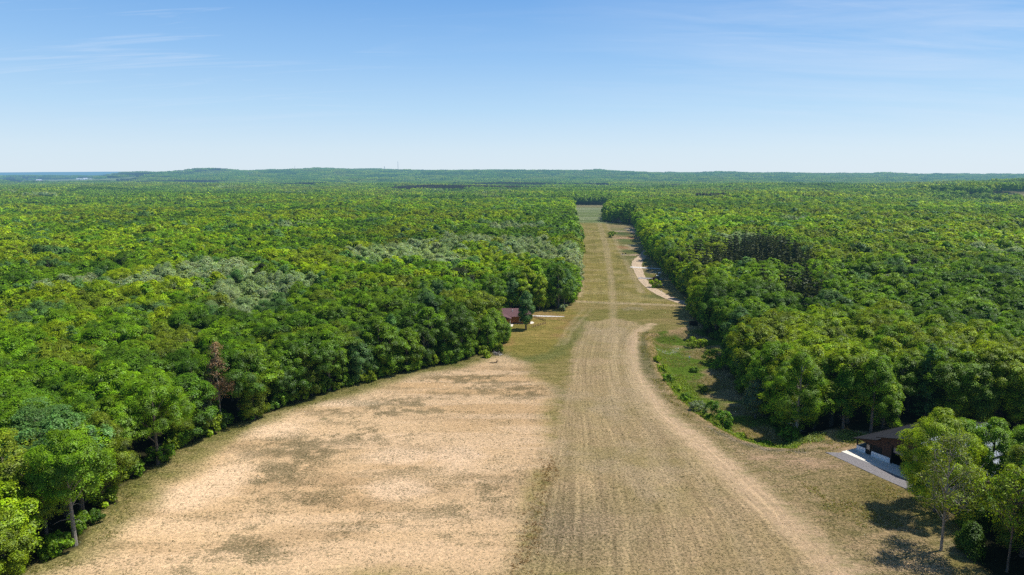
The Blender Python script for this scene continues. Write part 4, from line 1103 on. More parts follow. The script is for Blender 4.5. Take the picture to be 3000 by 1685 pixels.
# ------------------------------------------------------------------ shrubs
def shrub(u, v, z, R, H, tn, label, seed, name='shrub', mul=1.0, leaf=.17, dens=1.0, cat='shrub', group=None, sc=1.0):
    x, y = a2(u, v, z)
    V, L, T = shrub_proto(seed, R, H, leaf, int(12 * dens) + 4, 12, 14)
    t = dict(x=x, y=y, z=gz(x, y) - .03, k='broad', v=0, s=sc, sz=sc, rot=seed % 6.28, tint=tuple(np.array(TINT[tn]) * mul))
    return add_tree(t, name, label, group, (quad_mesh('crown', V, L, [FOL]), T.mesh('stems', BARK)), cat)
for o_ in []: pass
def small_plants():
    shrub(1740, 868, -2.2, 1.9, 3.6, 'bright yellow-green', 'left of two airy yellow-green bushes standing in the hollow', 501, dens=.8, mul=1.1)
    shrub(1762, 868, -2.2, 1.7, 3.2, 'bright yellow-green', 'right of two airy yellow-green bushes standing in the hollow', 502, dens=.7, mul=1.1)
    shrub(1775, 862, -2.2, .8, 1.2, 'bright yellow-green', 'tiny yellow bush right beside the two airy bushes in the hollow', 503, dens=.4, mul=1.3)
    shrub(1785, 912, -3, 2.6, 4.2, 'olive green', 'rounded olive bush leaning out from the wood edge into the hollow', 504, mul=1.15)
    shrub(1806, 930, -3, 2.2, 3.4, 'fresh mid-green', 'darker bush right of the rounded olive bush at the wood edge', 505)
    shrub(1757, 1037, -.8, 2.3, 3.0, 'pale silvery green', 'grey-green dome-shaped bush on the bank of the hollow', 506, mul=.75, leaf=.12, dens=1.5)
    shrub(1792, 1062, -1.4, 1.9, 5.6, 'deep green', 'taller dark green upright bush beside the grey dome-shaped bush', 507, mul=1.25, dens=1.4)
    shrub(1818, 1076, -1.2, 1.9, 4.6, 'deep green', 'second dark green upright bush, nearer the barn end of the bank', 508, mul=1.35, dens=1.4)
    shrub(1668, 938, -1.2, 1.2, 1.9, 'bright yellow-green', 'bright green bush on top of the ferny bank', 509, mul=1.0)
    shrub(1417, 782, 0, 1.9, 2.6, 'pale silvery green', 'pale grey bush at the left corner of the airstrip', 510, mul=.85, leaf=.14, dens=1.2)
    shrub(1539, 598, 0, 3.6, 5.2, 'olive green', 'lone round bush standing on the right edge of the far airstrip', 511, leaf=.4, mul=1.3)
    shrub(1648, 722, 0, 2.6, 4.0, 'bright yellow-green', 'yellow-green bush in front of the parked tractor', 512, leaf=.3, mul=1.1)
    shrub(1254, 886, 0, 1.5, 2.6, 'olive green', 'small yellowish bush above the brush pile at the wood corner', 513, mul=1.2)
    shrub(1225, 900, 0, 1.2, 1.8, 'bright yellow-green', 'low bright bush left of the brush pile', 514)
    for j, (u, v, tn, R_, H_) in enumerate([(1652, 915, 'bright yellow-green', 1.2, 1.7), (1682, 965, 'fresh mid-green', 1.3, 2.2), (1700, 985, 'bright yellow-green', 1.1, 1.5), (1722, 1012, 'fresh mid-green', 1.4, 2.0), (1738, 1020, 'bright yellow-green', 1.0, 1.6), (1768, 985, 'olive green', 1.2, 1.8), (1745, 935, 'fresh mid-green', 1.0, 1.3), (1862, 1096, 'bright yellow-green', 1.2, 1.4), (1930, 1108, 'fresh mid-green', 1.5, 1.6)]):
        pos = ['topmost bank shrub beside the curve of the pale track', 'second shrub down the ferny bank, slightly taller', 'low bright shrub in the middle of the ferny bank', 'round green shrub just above the grey dome-shaped bush', 'small yellowish shrub touching the grey dome-shaped bush', 'olive shrub alone in the grass floor of the hollow', 'small green shrub in the grass below the white post', 'bright low shrub on the bank below the dark upright bushes', 'low green shrub at the barn end of the hollow'][j]
        shrub(u, v, -1.0 if j != 5 and j != 6 else -2.9, R_, H_, tn, pos, 540 + j, mul=1.0)
    rng = RS(77)
    # understorey bushes along the left field edge
    line = np.array(LEFT_EDGE[2:15]); seg = np.concatenate([[0], np.cumsum(np.hypot(*np.diff(line, axis=0).T))])
    k = 0
    protos_ = [shrub_proto(520 + i, 1.7, 2.6, .17, 14, 12, 14) for i in range(4)]
    ms = [(quad_mesh('crown', V, L, [FOL]), T.mesh('stems', BARK)) for V, L, T in protos_]
    for s_ in np.arange(3, seg[-1], 3.0):
        s2 = s_ + rng.uniform(-1.2, 1.2)
        x = np.interp(s2, seg, line[:, 0]); y = np.interp(s2, seg, line[:, 1])
        if y < 128 and rng.rand() < .3: continue
        x += rng.uniform(-1.6, .2); y += rng.uniform(0, 1.4)
        tn = ['fresh mid-green', 'bright yellow-green', 'deep green', 'fresh mid-green'][rng.randint(4)]
        sc = rng.uniform(.65, 1.5)
        _, pu, pv = place_words(x, y, 1)
        t = dict(x=x, y=y, z=gz(x, y) - .03, k='broad', v=0, s=sc, sz=sc * rng.uniform(.9, 1.3), rot=rng.rand() * 6.28, tint=tuple(np.array(TINT[tn]) * rng.uniform(.8, 1.1)))
        add_tree(t, 'understorey_shrub', '%s low bush under left field-edge trees, %.1f%% across and %.1f%% down photo' % (tn, pu, pv), 'understorey bushes along the left field edge', ms[k % 4], 'shrub'); k += 1
    line = np.array(DEP[:5] + [tuple(q) for q in A([(1960, 1078), (2010, 1086)])]); line2 = np.array(RIGHT_EDGE[5:])
    for ln in (line2, line):
        seg = np.concatenate([[0], np.cumsum(np.hypot(*np.diff(ln, axis=0).T))])
        for s_ in np.arange(2, seg[-1], 4.6):
            s2 = s_ + rng.uniform(-1.5, 1.5)
            x = np.interp(s2, seg, ln[:, 0]) + rng.uniform(.2, 2.2); y = np.interp(s2, seg, ln[:, 1]) + rng.uniform(-.5, 1)
            tn = ['fresh mid-green', 'olive green', 'deep green', 'bright yellow-green'][rng.randint(4)]; sc = rng.uniform(.6, 1.4)
            _, pu, pv = place_words(x, y, 1)
            t = dict(x=x, y=y, z=gz(x, y) - .03, k='broad', v=0, s=sc, sz=sc * rng.uniform(.9, 1.3), rot=rng.rand() * 6.28, tint=tuple(np.array(TINT[tn]) * rng.uniform(.7, 1.0)))
            add_tree(t, 'understorey_shrub', '%s low bush under right wood-edge trees, %.1f%% across and %.1f%% down photo' % (tn, pu, pv), 'understorey bushes along the right wood edge', ms[k % 4], 'shrub'); k += 1
small_plants()

# ------------------------------------------------------------------ ground cover (uncountable)
def cover(name, P, size, hgt, tint, label, cat, seed, per=7, spread=.22):
    rng = RS(seed); P = np.asarray(P); n = len(P)
    Z = ground_z(P[:, 0], P[:, 1]); i = np.repeat(np.arange(n), per); m = len(i)
    sc = rng.uniform(.6, 1.4, n)[i][:, None]
    Q = np.stack([P[i, 0], P[i, 1], Z[i]], 1) + rng.normal(size=(m, 3)) * spread * sc * np.array([1, 1, .25]) + np.array([0, 0, hgt]) * sc * rng.rand(m, 1)
    V = leaf_quads(rng, Q, nrm(rng.normal(size=(m, 3)) * .6 + np.array([0, 0, .8])), size, .5)
    V = V * 1.0
    me = quad_mesh(name, V, leafcol(rng, .7 + .6 * rng.rand(m)), [FOL]); o = bpy.data.objects.new(name, me); COL.objects.link(o)
    o['tint'] = list(tint); o['kind'] = 'stuff'; return tag(o, label, cat)

def covers():
    rng = RS(909)
    P = np.stack([rng.uniform(-75, 75, 60000), rng.uniform(83, 200, 60000)], 1)
    P = P[(sdpoly(P[:, 0], P[:, 1], CLEAR) > .5) & (sdpoly(P[:, 0], P[:, 1], BANKPOLY) < 0)]
    _, wd, _, _, _ = paint(P[:, 0], P[:, 1])
    n = fbm(P[:, 0], P[:, 1], 5, 3, 91)
    ok = rng.rand(len(P)) < np.clip(wd * .85 * sst(.34, .6, n) + .012, 0, 1) * sst(215, 120, P[:, 1])
    bt = bw2(0, 0); rel = P - BARN0; tt = rel @ BG; ll = rel @ BL
    ok &= ~((tt > -2) & (tt < 27) & (ll > -7) & (ll < 22))
    cover('weeds', P[ok], .07, .10, (.10, .105, .035), 'small dark weeds and seedlings scattered over the field', 'weeds', 1, 6, .10)
    # rusty dock along the seam between the two fields
    L = A([(1390, 1160), (1372, 1210), (1345, 1330), (1300, 1440)]); P = []
    for _ in range(420):
        k = rng.randint(3); t = rng.rand(); w = L[k] * (1 - t) + L[k + 1] * t + rng.normal(size=2) * np.array([1.1, 1.6]); P.append(w)
    cover('dock_weeds', P, .10, .3, (.24,.14,.045), 'rusty brown dock weeds along the seam between sand and seeded strip', 'weeds', 2, 6, .16)
    # ferns on the bank and in the barn clearing
    P = np.stack([rng.uniform(30, 90, 30000), rng.uniform(125, 215, 30000)], 1); d = sdpoly(P[:, 0], P[:, 1], BANKPOLY)
    db = dline(P[:, 0], P[:, 1], BANK[1:]); n = fbm(P[:, 0], P[:, 1], 6, 2, 93)
    ok = (d > .8) & (db < 1.6 + 7.0 * sst(.35, .6, n)) & (n > .36) & (P[:, 1] < 196)
    cover('bank_ferns', P[ok], .16, .45, (.22, .33, .02), 'bright green ferns and brambles on the bank of the hollow', 'ferns', 3, 8, .3)
    BR = A([(1990, 1100), (2090, 1092), (2200, 1083), (2215, 1098), (2150, 1112), (2060, 1122), (2000, 1122)])
    P = np.stack([rng.uniform(55, 90, 9000), rng.uniform(128, 152, 9000)], 1); d = sdpoly(P[:, 0], P[:, 1], BR); n = fbm(P[:, 0], P[:, 1], 5, 2, 95)
    ok = (d > -.8) & (n > .40)
    cover('bracken', P[ok], .17, .45, (.26, .33, .07), 'pale green bracken growing left of the barn', 'bracken', 4, 6, .28)
    P = []
    for u, v in [(1672, 882), (1700, 880), (1702, 876), (1690, 888), (1698, 884), (1664, 888)]:
        c = np.array(a2(u, v, -2.6)); P += [c + rng.normal(size=2) * np.array([.7, .5]) for _ in range(16)]
    cover('white_flowers', P, .13, .25, (.62, .62, .60), 'patches of white blossom low in the grass of the hollow', 'flowers', 5, 5, .2)
    P = np.stack([rng.uniform(28, 92, 30000), rng.uniform(100, 235, 30000)], 1); n = fbm(P[:, 0], P[:, 1], 7, 3, 99); d = sdpoly(P[:, 0], P[:, 1], BANKPOLY); dc = sdpoly(P[:, 0], P[:, 1], CLEAR); db = dline(P[:, 0], P[:, 1], BANK)
    rel = P - BARN0; tt = rel @ BG; ll = rel @ BL
    ok = (dc > -1) & ~((tt > -2) & (tt < 27) & (ll > -7) & (ll < 22)) & (((d > 0) & (n > .50)) | ((d <= 0) & (db < 2.5) & (n > .46)) | ((d <= 0) & (n > .60) & (P[:, 0] > 52) & (P[:, 1] < 140)))
    cover('rough_grass', P[ok], .13, .28, (.24, .235, .06), 'rough tufted grass in the hollow and around the barn clearing', 'grass', 7, 6, .22)
    # leaf litter / grass fringe under the left trees
    line = np.array(LEFT_EDGE[2:15]); P = np.stack([rng.uniform(-75, 0, 26000), rng.uniform(86, 212, 26000)], 1)
    d = dline(P[:, 0], P[:, 1], line); n = fbm(P[:, 0], P[:, 1], 4, 2, 97); ok = (d < 1 + 5 * n) & (n > .42) & (sdpoly(P[:, 0], P[:, 1], CLEAR) > -1)
    cover('fringe_grass', P[ok], .11, .18, (.19, .20, .04), 'tufted grass fringe between the left trees and the sand', 'grass', 6, 6, .2)
covers()

# ------------------------------------------------------------------ brush pile, branch, small objects
def brush_pile():
    x, y = a2(1252, 893); rng = RS(31)
    b = thing('brush_pile', 'heap of grey cut branches and a white plank at the wood corner', 'brush pile', (x, y, gz(x, y)))
    mb = MB()
    for _ in range(46):
        p = Vector((rng.normal() * .7, rng.normal() * .5, rng.rand() * .8)); an = rng.rand() * 6.28; L = rng.uniform(.5, 1.1); d = Vector((math.cos(an) * L, math.sin(an) * L, rng.normal() * .25))
        mb.tube([p - d, p, p + d * .9], [.05, .045, .02], 5)
    mb.build('branches', simple('dead_wood', (.33, .30, .28), .9, .25, 5), b)
    MB().box((.95, -.9, .15), (1.5, .16, .10), .9).build('plank', simple('white_plank', (.75, .72, .68), .8, .05, 3), b)
brush_pile()
x, y = a2(1250, 913)
o = MB().tube([(-2.1, -.35, .12), (-1.2, -.5, .08), (-.4, -.3, .1), (-.05, -.05, .25), (.05, .05, .75), (-.05, .1, 1.15)], [.08, .12, .14, .15, .10, .04], 6).tube([(0, 0, .4), (.3, .2, .55), (.5, .2, .5)], [.08, .05, .02], 5).build('fallen_branch', simple('black_wood', (.025, .024, .028), .9, .2, 4))
o.location = (x, y, gz(x, y)); tag(o, 'bent black branch lying on the sand with one end sticking up', 'branch')

def fallen_sticks():
    rng = RS(5)
    for (u, v, lab) in [(610, 1052, 'bare grey stick fallen at the foot of the dying brown tree'), (360, 1068, 'pale curved dead limb reaching out of the left field-edge trees')]:
        x, y = a2(u, v); mb = MB(); mb.tube([(-1.6, .3, .2), (0, 0, .7), (1.3, -.3, 1.2), (2.2, -.2, 1.1)], [.07, .06, .04, .015], 5); mb.tube([(.2, 0, .75), (.9, .4, 1.6)], [.04, .015], 4)
        o = mb.build('dead_limb', simple('bleached_wood', (.42, .38, .33), .9, .2, 5)); o.location = (x, y, gz(x, y)); tag(o, lab, 'branch')
fallen_sticks()

def metal_bin():
    x, y = a2(1744, 818)
    b = thing('metal_bin', 'low black open-topped metal bin in tree shade right of the field', 'bin', (x, y, gz(x, y)), .05)
    BK = simple('black_steel', (.012, .012, .013), .6, .2, 2)
    m = MB()
    for c, d in (((0, -.75, .15), (2.8, .06, 1.15)), ((0, .75, .15), (2.8, .06, 1.15)), ((-1.37, 0, .15), (.06, 1.44, 1.15)), ((1.37, 0, .15), (.06, 1.44, 1.15)), ((0, 0, .12), (2.66, 1.42, .05))): m.box(c, d)
    m.build('body', BK, b)
    r = MB()
    for c, d in (((0, -.79, 1.3), (2.95, .1, .08)), ((0, .79, 1.3), (2.95, .1, .08)), ((-1.42, 0, 1.3), (.1, 1.46, .08)), ((1.42, 0, 1.3), (.1, 1.46, .08))): r.box(c, d)
    r.build('rim', simple('rusty_rim', (.10, .06, .03), .8, .2, 3), b)
    for s in (-1, 1): MB().box((s * .9, 0, -.1), (.14, 1.5, .22)).build('skid', BK, b)
metal_bin()

def wheel(parent, c, r, w, name='wheel'):
    TY = MATS.setdefault('tyre', None) or simple('tyre', (.018, .018, .018), .9, .1, 3); MATS['tyre'] = TY
    RM = MATS.setdefault('rim', None) or simple('wheel_rim', (.35, .33, .30), .5, .1, 3); MATS['rim'] = RM
    o = MB().tube([(c[0] - w / 2, c[1], c[2]), (c[0] - w / 2 + .03, c[1], c[2]), (c[0] + w / 2 - .03, c[1], c[2]), (c[0] + w / 2, c[1], c[2])], [r * .86, r, r, r * .86], 18).build(name, TY, parent)
    MB().tube([(c[0] - w / 2 - .015, c[1], c[2]), (c[0] + w / 2 + .015, c[1], c[2])], r * .5, 12).build('rim', RM, o)
MATS = {}
def tractor():
    x, y = at(1923, 820)
    b = thing('tractor', 'dark tractor with white canopy roof parked at the end of the asphalt spur', 'tractor', (x, y, gz(x, y)), math.radians(70))
    RED = simple('dark_red_paint', (.10, .022, .02), .45, .1, 2)
    # local x = width, y = forward
    m = MB(); m.box((0, 1.1, .75), (.8, 1.9, .75), 0, (.85, .95)); m.box((0, -.5, .7), (.9, 1.5, .5)); m.build('body', RED, b)
    for s in (-1, 1):
        wheel(b, (s * .85, -.7, .75), .75, .42); wheel(b, (s * .7, 1.5, .42), .42, .26)
        MB().box((s * .85, -.7, 1.5), (.5, 1.2, .08), 0, (.8, .7)).build('fender', RED, b)
    f = MB()
    for sx in (-.5, .5):
        for sy in (-1.1, .1): f.box((sx, sy, 1.2), (.07, .07, 1.35))
    f.build('cab_frame', simple('cab_frame_black', (.02, .02, .02), .5, .1, 2), b)
    MB().box((0, -.5, 2.55), (1.4, 1.6, .12), 0, (.92, .92)).build('canopy', simple('white_canopy', (.8, .8, .78), .6, .04, 2), b)
    MB().box((0, -.55, 1.2), (.5, .5, .5)).build('seat', simple('black_seat', (.02, .02, .02), .7, .1, 2), b)
    MB().tube([(.25, 1.3, 1.4), (.25, 1.3, 2.2)], .05, 8).build('exhaust', simple('exhaust', (.05, .05, .05), .5, .1, 2), b)
tractor()
def trailer():
    x, y = at(1909, 823)
    b = thing('farm_cart', 'small dark red cart with pale sides standing left of the tractor', 'cart', (x, y, gz(x, y)), .25)
    RD = simple('cart_red', (.085, .03, .028), .6, .15, 2)
    m = MB()
    for c, d in (((0, -.7, .55), (1.7, .06, .75)), ((0, .7, .55), (1.7, .06, .75)), ((-.82, 0, .55), (.06, 1.34, .75)), ((.82, 0, .55), (.06, 1.34, .75)), ((0, 0, .5), (1.7, 1.4, .06))): m.box(c, d)
    m.build('body', RD, b)
    for s in (-1, 1): wheel(b, (s * .98, 0, .36), .36, .2)
    MB().tube([(0, -.7, .5), (0, -1.9, .45)], .05, 6).build('drawbar', RD, b)
trailer()
def misc():
    def put(name, u, v, mb, mat, label, cat, rz=0):
        x, y = at(u, v); o = mb.build(name, mat); o.location = (x, y, gz(x, y)); o.rotation_euler = (0, 0, rz); return tag(o, label, cat)
    x, y = at(1933, 803); t = thing('storage_tank', 'small white rounded storage tank under the trees beyond the tractor', 'tank', (x, y, gz(x, y)))
    MB().tube([(-.85, 0, .9), (-.7, 0, .9), (.7, 0, .9), (.85, 0, .9)], [.25, .5, .5, .25], 14).build('vessel', simple('white_paint', (.8, .8, .8), .4, .04, 2), t)
    for s in (-.5, .5): MB().box((s, 0, 0), (.12, .7, .5)).build('leg', simple('steel_grey', (.3, .3, .3), .6, .1, 2), t)
    put('blue_barrel', 1932, 828, MB().tube([(0, 0, 0), (0, 0, .08), (0, 0, .45), (0, 0, .85), (0, 0, .92)], [.28, .32, .34, .32, .28], 14), simple('blue_plastic', (.10, .17, .40), .5, .05, 2), 'blue barrel standing in shade right of the yellow-green bush', 'barrel')
    x, y = at(1937, 836); t = thing('covered_boat', 'low shape under a blue-grey tarp with a white end beside the wood', 'tarp', (x, y, gz(x, y)), .15)
    MB().prism([(-1.2, -.6, .15), (-1.2, .6, .15), (-1.2, .35, .75), (-1.2, -.35, .75)], (2.6, 0, 0)).build('cover', simple('blue_tarp', (.12, .18, .26), .6, .12, 3), t)
    MB().box((-1.3, 0, .15), (.18, 1.1, .55), 0, (1, .7)).build('end_panel', simple('white_end', (.8, .8, .8), .5, .04, 2), t)
    put('pale_stone', 1938, 852, MB().box((0, 0, -.1), (.8, .5, .45), .3, (.6, .6)), simple('pale_stone', (.7, .68, .64), .9, .1, 3), 'small white stone in the grass below the tarp', 'stone')
    x, y = at(1909, 786); t = thing('marker_post', 'thin grey post beside the white gravel driveway', 'post', (x, y, gz(x, y)))
    MB().tube([(0, 0, -.2), (0, 0, 2.2)], .06, 8).build('post', simple('grey_post', (.4, .4, .4), .6, .1, 2), t); MB().box((0, 0, 1.9), (.4, .05, .3)).build('plate', simple('plate', (.5, .5, .5), .6, .1, 2), t)
    x, y = at(2019, 1066, -2.9); t = thing('white_post', 'slim post with a white top standing in the hollow', 'post', (x, y, gz(x, y)))
    MB().box((0, 0, -.2), (.09, .09, 2.2)).build('post', simple('post_wood', (.35, .3, .24), .9, .1, 2), t); MB().box((0, 0, 2.0), (.42, .3, .5), 0, (.6, .6)).build('cap', simple('white_cap', (.85, .85, .85), .6, .03, 2), t)
    # pale ring with two dark stones on the strip
    x, y = at(1827, 746); t = thing('fire_ring', 'pale sand ring with dark stones on the grass right of the airstrip', 'fire ring', (x, y, gz(x, y)))
    mb = MB()
    for k in range(16):
        an = k / 16 * 6.283; mb.box((math.cos(an) * 1.6, math.sin(an) * 2.4, -.1), (.7, .7, .3 + .08 * (k % 3)), an, (.7, .7))
    mb.build('ring', simple('pale_sandstone', (.72, .62, .46), .9, .08, 3), t)
    for k, (dx, dy) in enumerate(((-.5, .6), (1.5, .3))): MB().box((dx, dy, -.1), (1.0, .9, 1.1), .4 * k, (.6, .6)).build('stone', simple('dark_stone', (.02, .02, .02), .9, .2, 3), t)
misc()

def vehicle(u, v, label, col, L, W, H, cabfrac, name, cat, rz, group=None):
    x, y = at(u, v); b = thing(name, label, cat, (x, y, gz(x, y)), rz, group)
    P = simple('paint_' + name, col, .35, .03, 1)
    m = MB(); m.box((0, 0, .38), (L, W, H * .45), 0, (.98, .95)); c0 = -L / 2 + L * cabfrac / 2
    m.box((c0, 0, .38 + H * .45), (L * cabfrac, W * .93, H * .42), 0, (.86, .84)); m.build('body', P, b)
    g = MB(); z = .38 + H * .5
    g.box((c0, 0, z), (L * cabfrac * .90, W * .97, H * .24), 0, (.94, .9)); g.box((c0, 0, z), (L * cabfrac * 1.03, W * .8, H * .24), 0, (.90, .92))
    g.build('windows', simple('vehicle_glass', (.02, .025, .03), .1, .05, 1), b)
    for sx in (-.32, .32):
        for sy in (-1, 1):
            o = MB().tube([(sx * L, sy * W * .5 - .12, .36), (sx * L, sy * W * .5 + .12, .36)], .36, 14).build('wheel', MATS['tyre'], b)
vehicle(1770, 645, 'white pickup truck half in shade left of the far tree pair', (.78, .82, .86), 5.4, 1.95, 1.85, .45, 'pickup_truck', 'truck', .1)
vehicle(1800, 649, 'silver van parked under the far tree pair', (.62, .64, .66), 5.6, 2.0, 2.3, .8, 'parked_van', 'van', .05)
vehicle(1815, 650.5, 'white car at the right end under the far tree pair', (.8, .8, .8), 4.5, 1.8, 1.5, .6, 'parked_car', 'car', .0)

# ------------------------------------------------------------------ distant masts and farm buildings
STEEL = simple('mast_steel', (.30, .29, .30), .6, .05, 1)
def mast(u, dist, hpx, label, w, bulge=False):
    x = (u - 1500) / 2000.0 * dist / 1.0; y = dist
    h = hpx / 2000.0 * dist; z = gz(x, y) + 12
    b = thing('radio_mast', label, 'radio mast', (x, y, z - 14))
    m = MB(); h += 14
    for k in range(3):
        an = k * 2.094; m.tube([(math.cos(an) * w, math.sin(an) * w, 0), (math.cos(an) * w * .5, math.sin(an) * w * .5, h)], w * .22, 4)
    n = int(h / (w * 2.2))
    for i in range(n):
        z0, z1 = h * i / n, h * (i + 1) / n; r0 = w * (1 - .5 * i / n)
        for k in range(3):
            a0, a1 = k * 2.094, (k + 1) * 2.094; m.tube([(math.cos(a0) * r0, math.sin(a0) * r0, z0), (math.cos(a1) * r0, math.sin(a1) * r0, z1)], w * .09, 3)
    m.build('lattice', STEEL, b)
    MB().tube([(0, 0, h), (0, 0, h + 6)], .25, 4).build('aerial', STEEL, b)
    if bulge:
        p = MB()
        for k in range(6):
            an = k * 1.047; p.box((math.cos(an) * 3.2, math.sin(an) * 3.2, h - 5), (1.2, .8, 5), an)
        p.build('antenna_panels', STEEL, b)
mast(873, 5500, 12, 'short thin mast on the ridge, leftmost of the horizon masts', 1.4)
mast(1132, 5500, 11, 'stubby mast with an antenna cluster at its top on the ridge', 2.0, True)
mast(1171, 5500, 28, 'tallest slender mast on the ridge, right of the stubby mast', 2.2)
mast(2239, 5500, 7, 'small mast alone on the right-hand part of the ridge', 1.6)

def farm_building(u, v, dist, wpx, hgt, dep, wallc, roofc, label, name='farm_shed', cat='shed', lift=0):
    x = (u - 1500) / 2000.0 * dist; y = dist; L = wpx / 2000.0 * dist
    z = CAMH - (v - 511) / 2000.0 * dist
    z = max(z, gz(x, y)) - 1
    b = thing(name, label, cat, (x, y, gz(x, y) - 1)); zz = 0
    h = hgt + max(0, z - gz(x, y)) * 0
    MB().box((0, 0, 0), (L, dep, h + 1)).build('wall', simple('far_wall', wallc, .8, .05, .2), b)
    r = MB(); r.prism([(-L / 2 - .6, -dep / 2 - .6, h + 1), (-L / 2 - .6, dep / 2 + .6, h + 1), (-L / 2 - .6, 0, h + 1 + dep * .28)], (L + 1.2, 0, 0)); r.build('roof', simple('far_roof', roofc, .5, .05, .2), b)
    if L > 12:
        MB().box((L * .2, -dep / 2 - .06, .8), (L * .16, .1, h * .75)).build('door', simple('far_door', (.2, .2, .2), .6, .05, 1), b)
W_ = (.82, .83, .85)
farm_building(247, 523, 5150, 14, 6, 18, W_, W_, 'long white shed, left of the pair on the far left farmland')
farm_building(266, 524, 5130, 11, 6, 18, W_, W_, 'shorter white shed, right of the pair on the far left farmland')
farm_building(131, 527, 5000, 14, 9, 22, (.30, .07, .06), W_, 'red barn with pale roof at far left of the plain', 'red_barn', 'barn')
for i, (u, v, w, c) in enumerate([(256, 529, 5, W_), (262, 530, 4, W_), (281, 528, 6, W_), (250, 530, 4, (.6, .55, .5))]):
    farm_building(u, v, 4930 - i * 15, w, 6, 9, c, (.75, .75, .75), ['small pale farmhouse below the white sheds', 'smallest white cottage below the white sheds', 'white house nearest the right end of the far farm', 'tan outbuilding at the left end of the far farm cluster'][i], 'farmhouse', 'house')
farm_building(2516, 522, 5100, 6, 9, 12, W_, W_, 'lone white building on the slope of the right-hand ridge', 'white_house', 'house')
for i, (u, w) in enumerate([(2268, 10), (2290, 12), (2312, 14)]):
    farm_building(u, 519, 5250, w, 5, 14, (.55, .42, .38), (.78, .70, .68), ['leftmost', 'middle', 'rightmost'][i] + ' of three pale long roofs high on the right-hand ridge', 'long_house', 'house', 'x' and 0)

# ------------------------------------------------------------------ sun, sky, camera
SUN_EL = math.radians(61); saz = (.955, .296)
sun = bpy.data.lights.new('sun', 'SUN'); sun.energy = 4.9; sun.angle = math.radians(.53); sun.color = (1.0, .955, .88)
so = bpy.data.objects.new('sun', sun); COL.objects.link(so); so.location = (200, 100, 300)
dv = Vector((-saz[0] * math.cos(SUN_EL), -saz[1] * math.cos(SUN_EL), -math.sin(SUN_EL)))
so.rotation_euler = dv.to_track_quat('-Z', 'Y').to_euler()

w = bpy.data.worlds.new('World'); scene.world = w; w.use_nodes = True
nt = w.node_tree; nt.nodes.clear(); L = nt.links.new
sky = N(nt, 'ShaderNodeTexSky', sky_type='NISHITA'); sky.sun_disc = False; sky.sun_elevation = SUN_EL; sky.sun_rotation = math.atan2(saz[0], saz[1])
sky.altitude = 200; sky.air_density = 1.0; sky.dust_density = .6; sky.ozone_density = 1.6
tc = N(nt, 'ShaderNodeTexCoord'); sp = N(nt, 'ShaderNodeSeparateXYZ'); L(tc.outputs['Generated'], sp.inputs[0])
ramp = N(nt, 'ShaderNodeValToRGB'); L(sp.outputs[2], ramp.inputs[0])
cr = ramp.color_ramp
stops = [(0.0, (.71, .84, .96)), (.035, (.64, .80, .95)), (.09, (.46, .70, .95)), (.16, (.29, .55, .91)), (.235, (.165, .41, .83)), (.42, (.05, .155, .42)), (1.0, (.022, .075, .22))]
while len(cr.elements) < len(stops): cr.elements.new(.5)
for e, (p, c) in zip(cr.elements, stops): e.position = p; e.color = (*c, 1)
sc_ = N(nt, 'ShaderNodeVectorMath', operation='SCALE', inp={'Scale': 10.0}); L(ramp.outputs[0], sc_.inputs[0])
m1 = N(nt, 'ShaderNodeMix', data_type='RGBA', inp={0: .8}); L(sky.outputs[0], m1.inputs[6]); L(sc_.outputs[0], m1.inputs[7])
# cirrus: noise on a high flat layer
mz = N(nt, 'ShaderNodeMath', operation='ADD', inp={1: .12}); L(sp.outputs[2], mz.inputs[0])
dx = N(nt, 'ShaderNodeMath', operation='DIVIDE'); L(sp.outputs[0], dx.inputs[0]); L(mz.outputs[0], dx.inputs[1])
dy = N(nt, 'ShaderNodeMath', operation='DIVIDE'); L(sp.outputs[1], dy.inputs[0]); L(mz.outputs[0], dy.inputs[1])
cb = N(nt, 'ShaderNodeCombineXYZ'); L(dx.outputs[0], cb.inputs[0]); L(dy.outputs[0], cb.inputs[1])
def cloud(rot, scl, loc, nscale, lo, hi, detail=7.0, dist=.6):
    mp = N(nt, 'ShaderNodeMapping'); mp.inputs['Rotation'].default_value = (0, 0, rot); mp.inputs['Scale'].default_value = scl; mp.inputs['Location'].default_value = loc
    L(cb.outputs[0], mp.inputs[0])
    n_ = N(nt, 'ShaderNodeTexNoise', inp={'Scale': nscale, 'Detail': detail, 'Roughness': .62, 'Distortion': dist}); L(mp.outputs[0], n_.inputs['Vector'])
    r_ = N(nt, 'ShaderNodeMapRange', inp={1: lo, 2: hi, 3: 0.0, 4: 1.0}); L(n_.outputs[0], r_.inputs[0]); return r_.outputs[0]
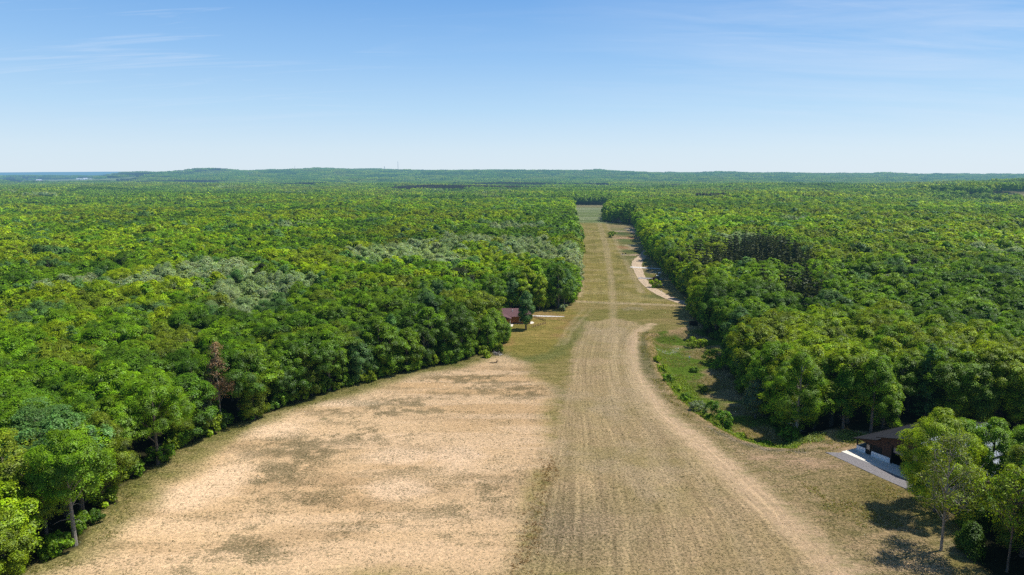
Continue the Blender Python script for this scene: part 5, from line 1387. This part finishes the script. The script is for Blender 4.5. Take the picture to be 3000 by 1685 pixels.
def mth(op, a_, b_):
    n_ = N(nt, 'ShaderNodeMath', operation=op)
    for k_, v_ in ((0, a_), (1, b_)):
        if isinstance(v_, (int, float)): n_.inputs[k_].default_value = v_
        else: L(v_, n_.inputs[k_])
    return n_.outputs[0]
def mrange(x, a0, a1, b0, b1):
    n_ = N(nt, 'ShaderNodeMapRange', inp={1: a0, 2: a1, 3: b0, 4: b1}); L(x, n_.inputs[0]); return n_.outputs[0]
veil = mth('MULTIPLY', cloud(.5, (.5, 2.0, 1), (3, 1, 0), 1.1, .40, .75), mth('MULTIPLY', mrange(sp.outputs[0], .02, .5, 0, 1), mrange(sp.outputs[2], .03, .2, .15, 1)))
wisp = mth('MULTIPLY', cloud(-.45, (.55, 3.2, 1), (1.7, 4.2, 0), 1.5, .53, .80, 9, 1.0), mth('MULTIPLY', mrange(sp.outputs[2], .05, .16, .1, .8), mth('ADD', mrange(sp.outputs[0], -.30, -.12, .95, .12), mrange(sp.outputs[0], .12, .4, 0.0, .35))))
tot = mth('ADD', mth('MULTIPLY', veil, .50), mth('MULTIPLY', wisp, .62))
m2 = N(nt, 'ShaderNodeMix', data_type='RGBA'); L(tot, m2.inputs[0]); L(m1.outputs[2], m2.inputs[6]); m2.inputs[7].default_value = (7.4, 8.1, 9.3, 1)
bg = N(nt, 'ShaderNodeBackground', inp={1: .106}); L(m2.outputs[2], bg.inputs[0])
out = N(nt, 'ShaderNodeOutputWorld'); L(bg.outputs[0], out.inputs[0])

cam = bpy.data.cameras.new('camera'); cam.sensor_width = 36; cam.lens = 24.0; cam.clip_start = .5; cam.clip_end = 60000
co = bpy.data.objects.new('camera', cam); COL.objects.link(co); co.location = (0, 0, CAMH); co.rotation_euler = (math.pi / 2 - PITCH, 0, 0)
scene.camera = co
scene.view_settings.view_transform = 'Standard'; scene.view_settings.look = 'None'; scene.view_settings.exposure = 0; scene.view_settings.gamma = 1
cy = scene.cycles
cy.max_bounces = 5; cy.diffuse_bounces = 2; cy.transmission_bounces = 2; cy.glossy_bounces = 1; cy.transparent_max_bounces = 4
cy.use_denoising = False
cy.use_adaptive_sampling = True; cy.adaptive_threshold = .02
print('trees single', len(singles), 'rest', len(rest))
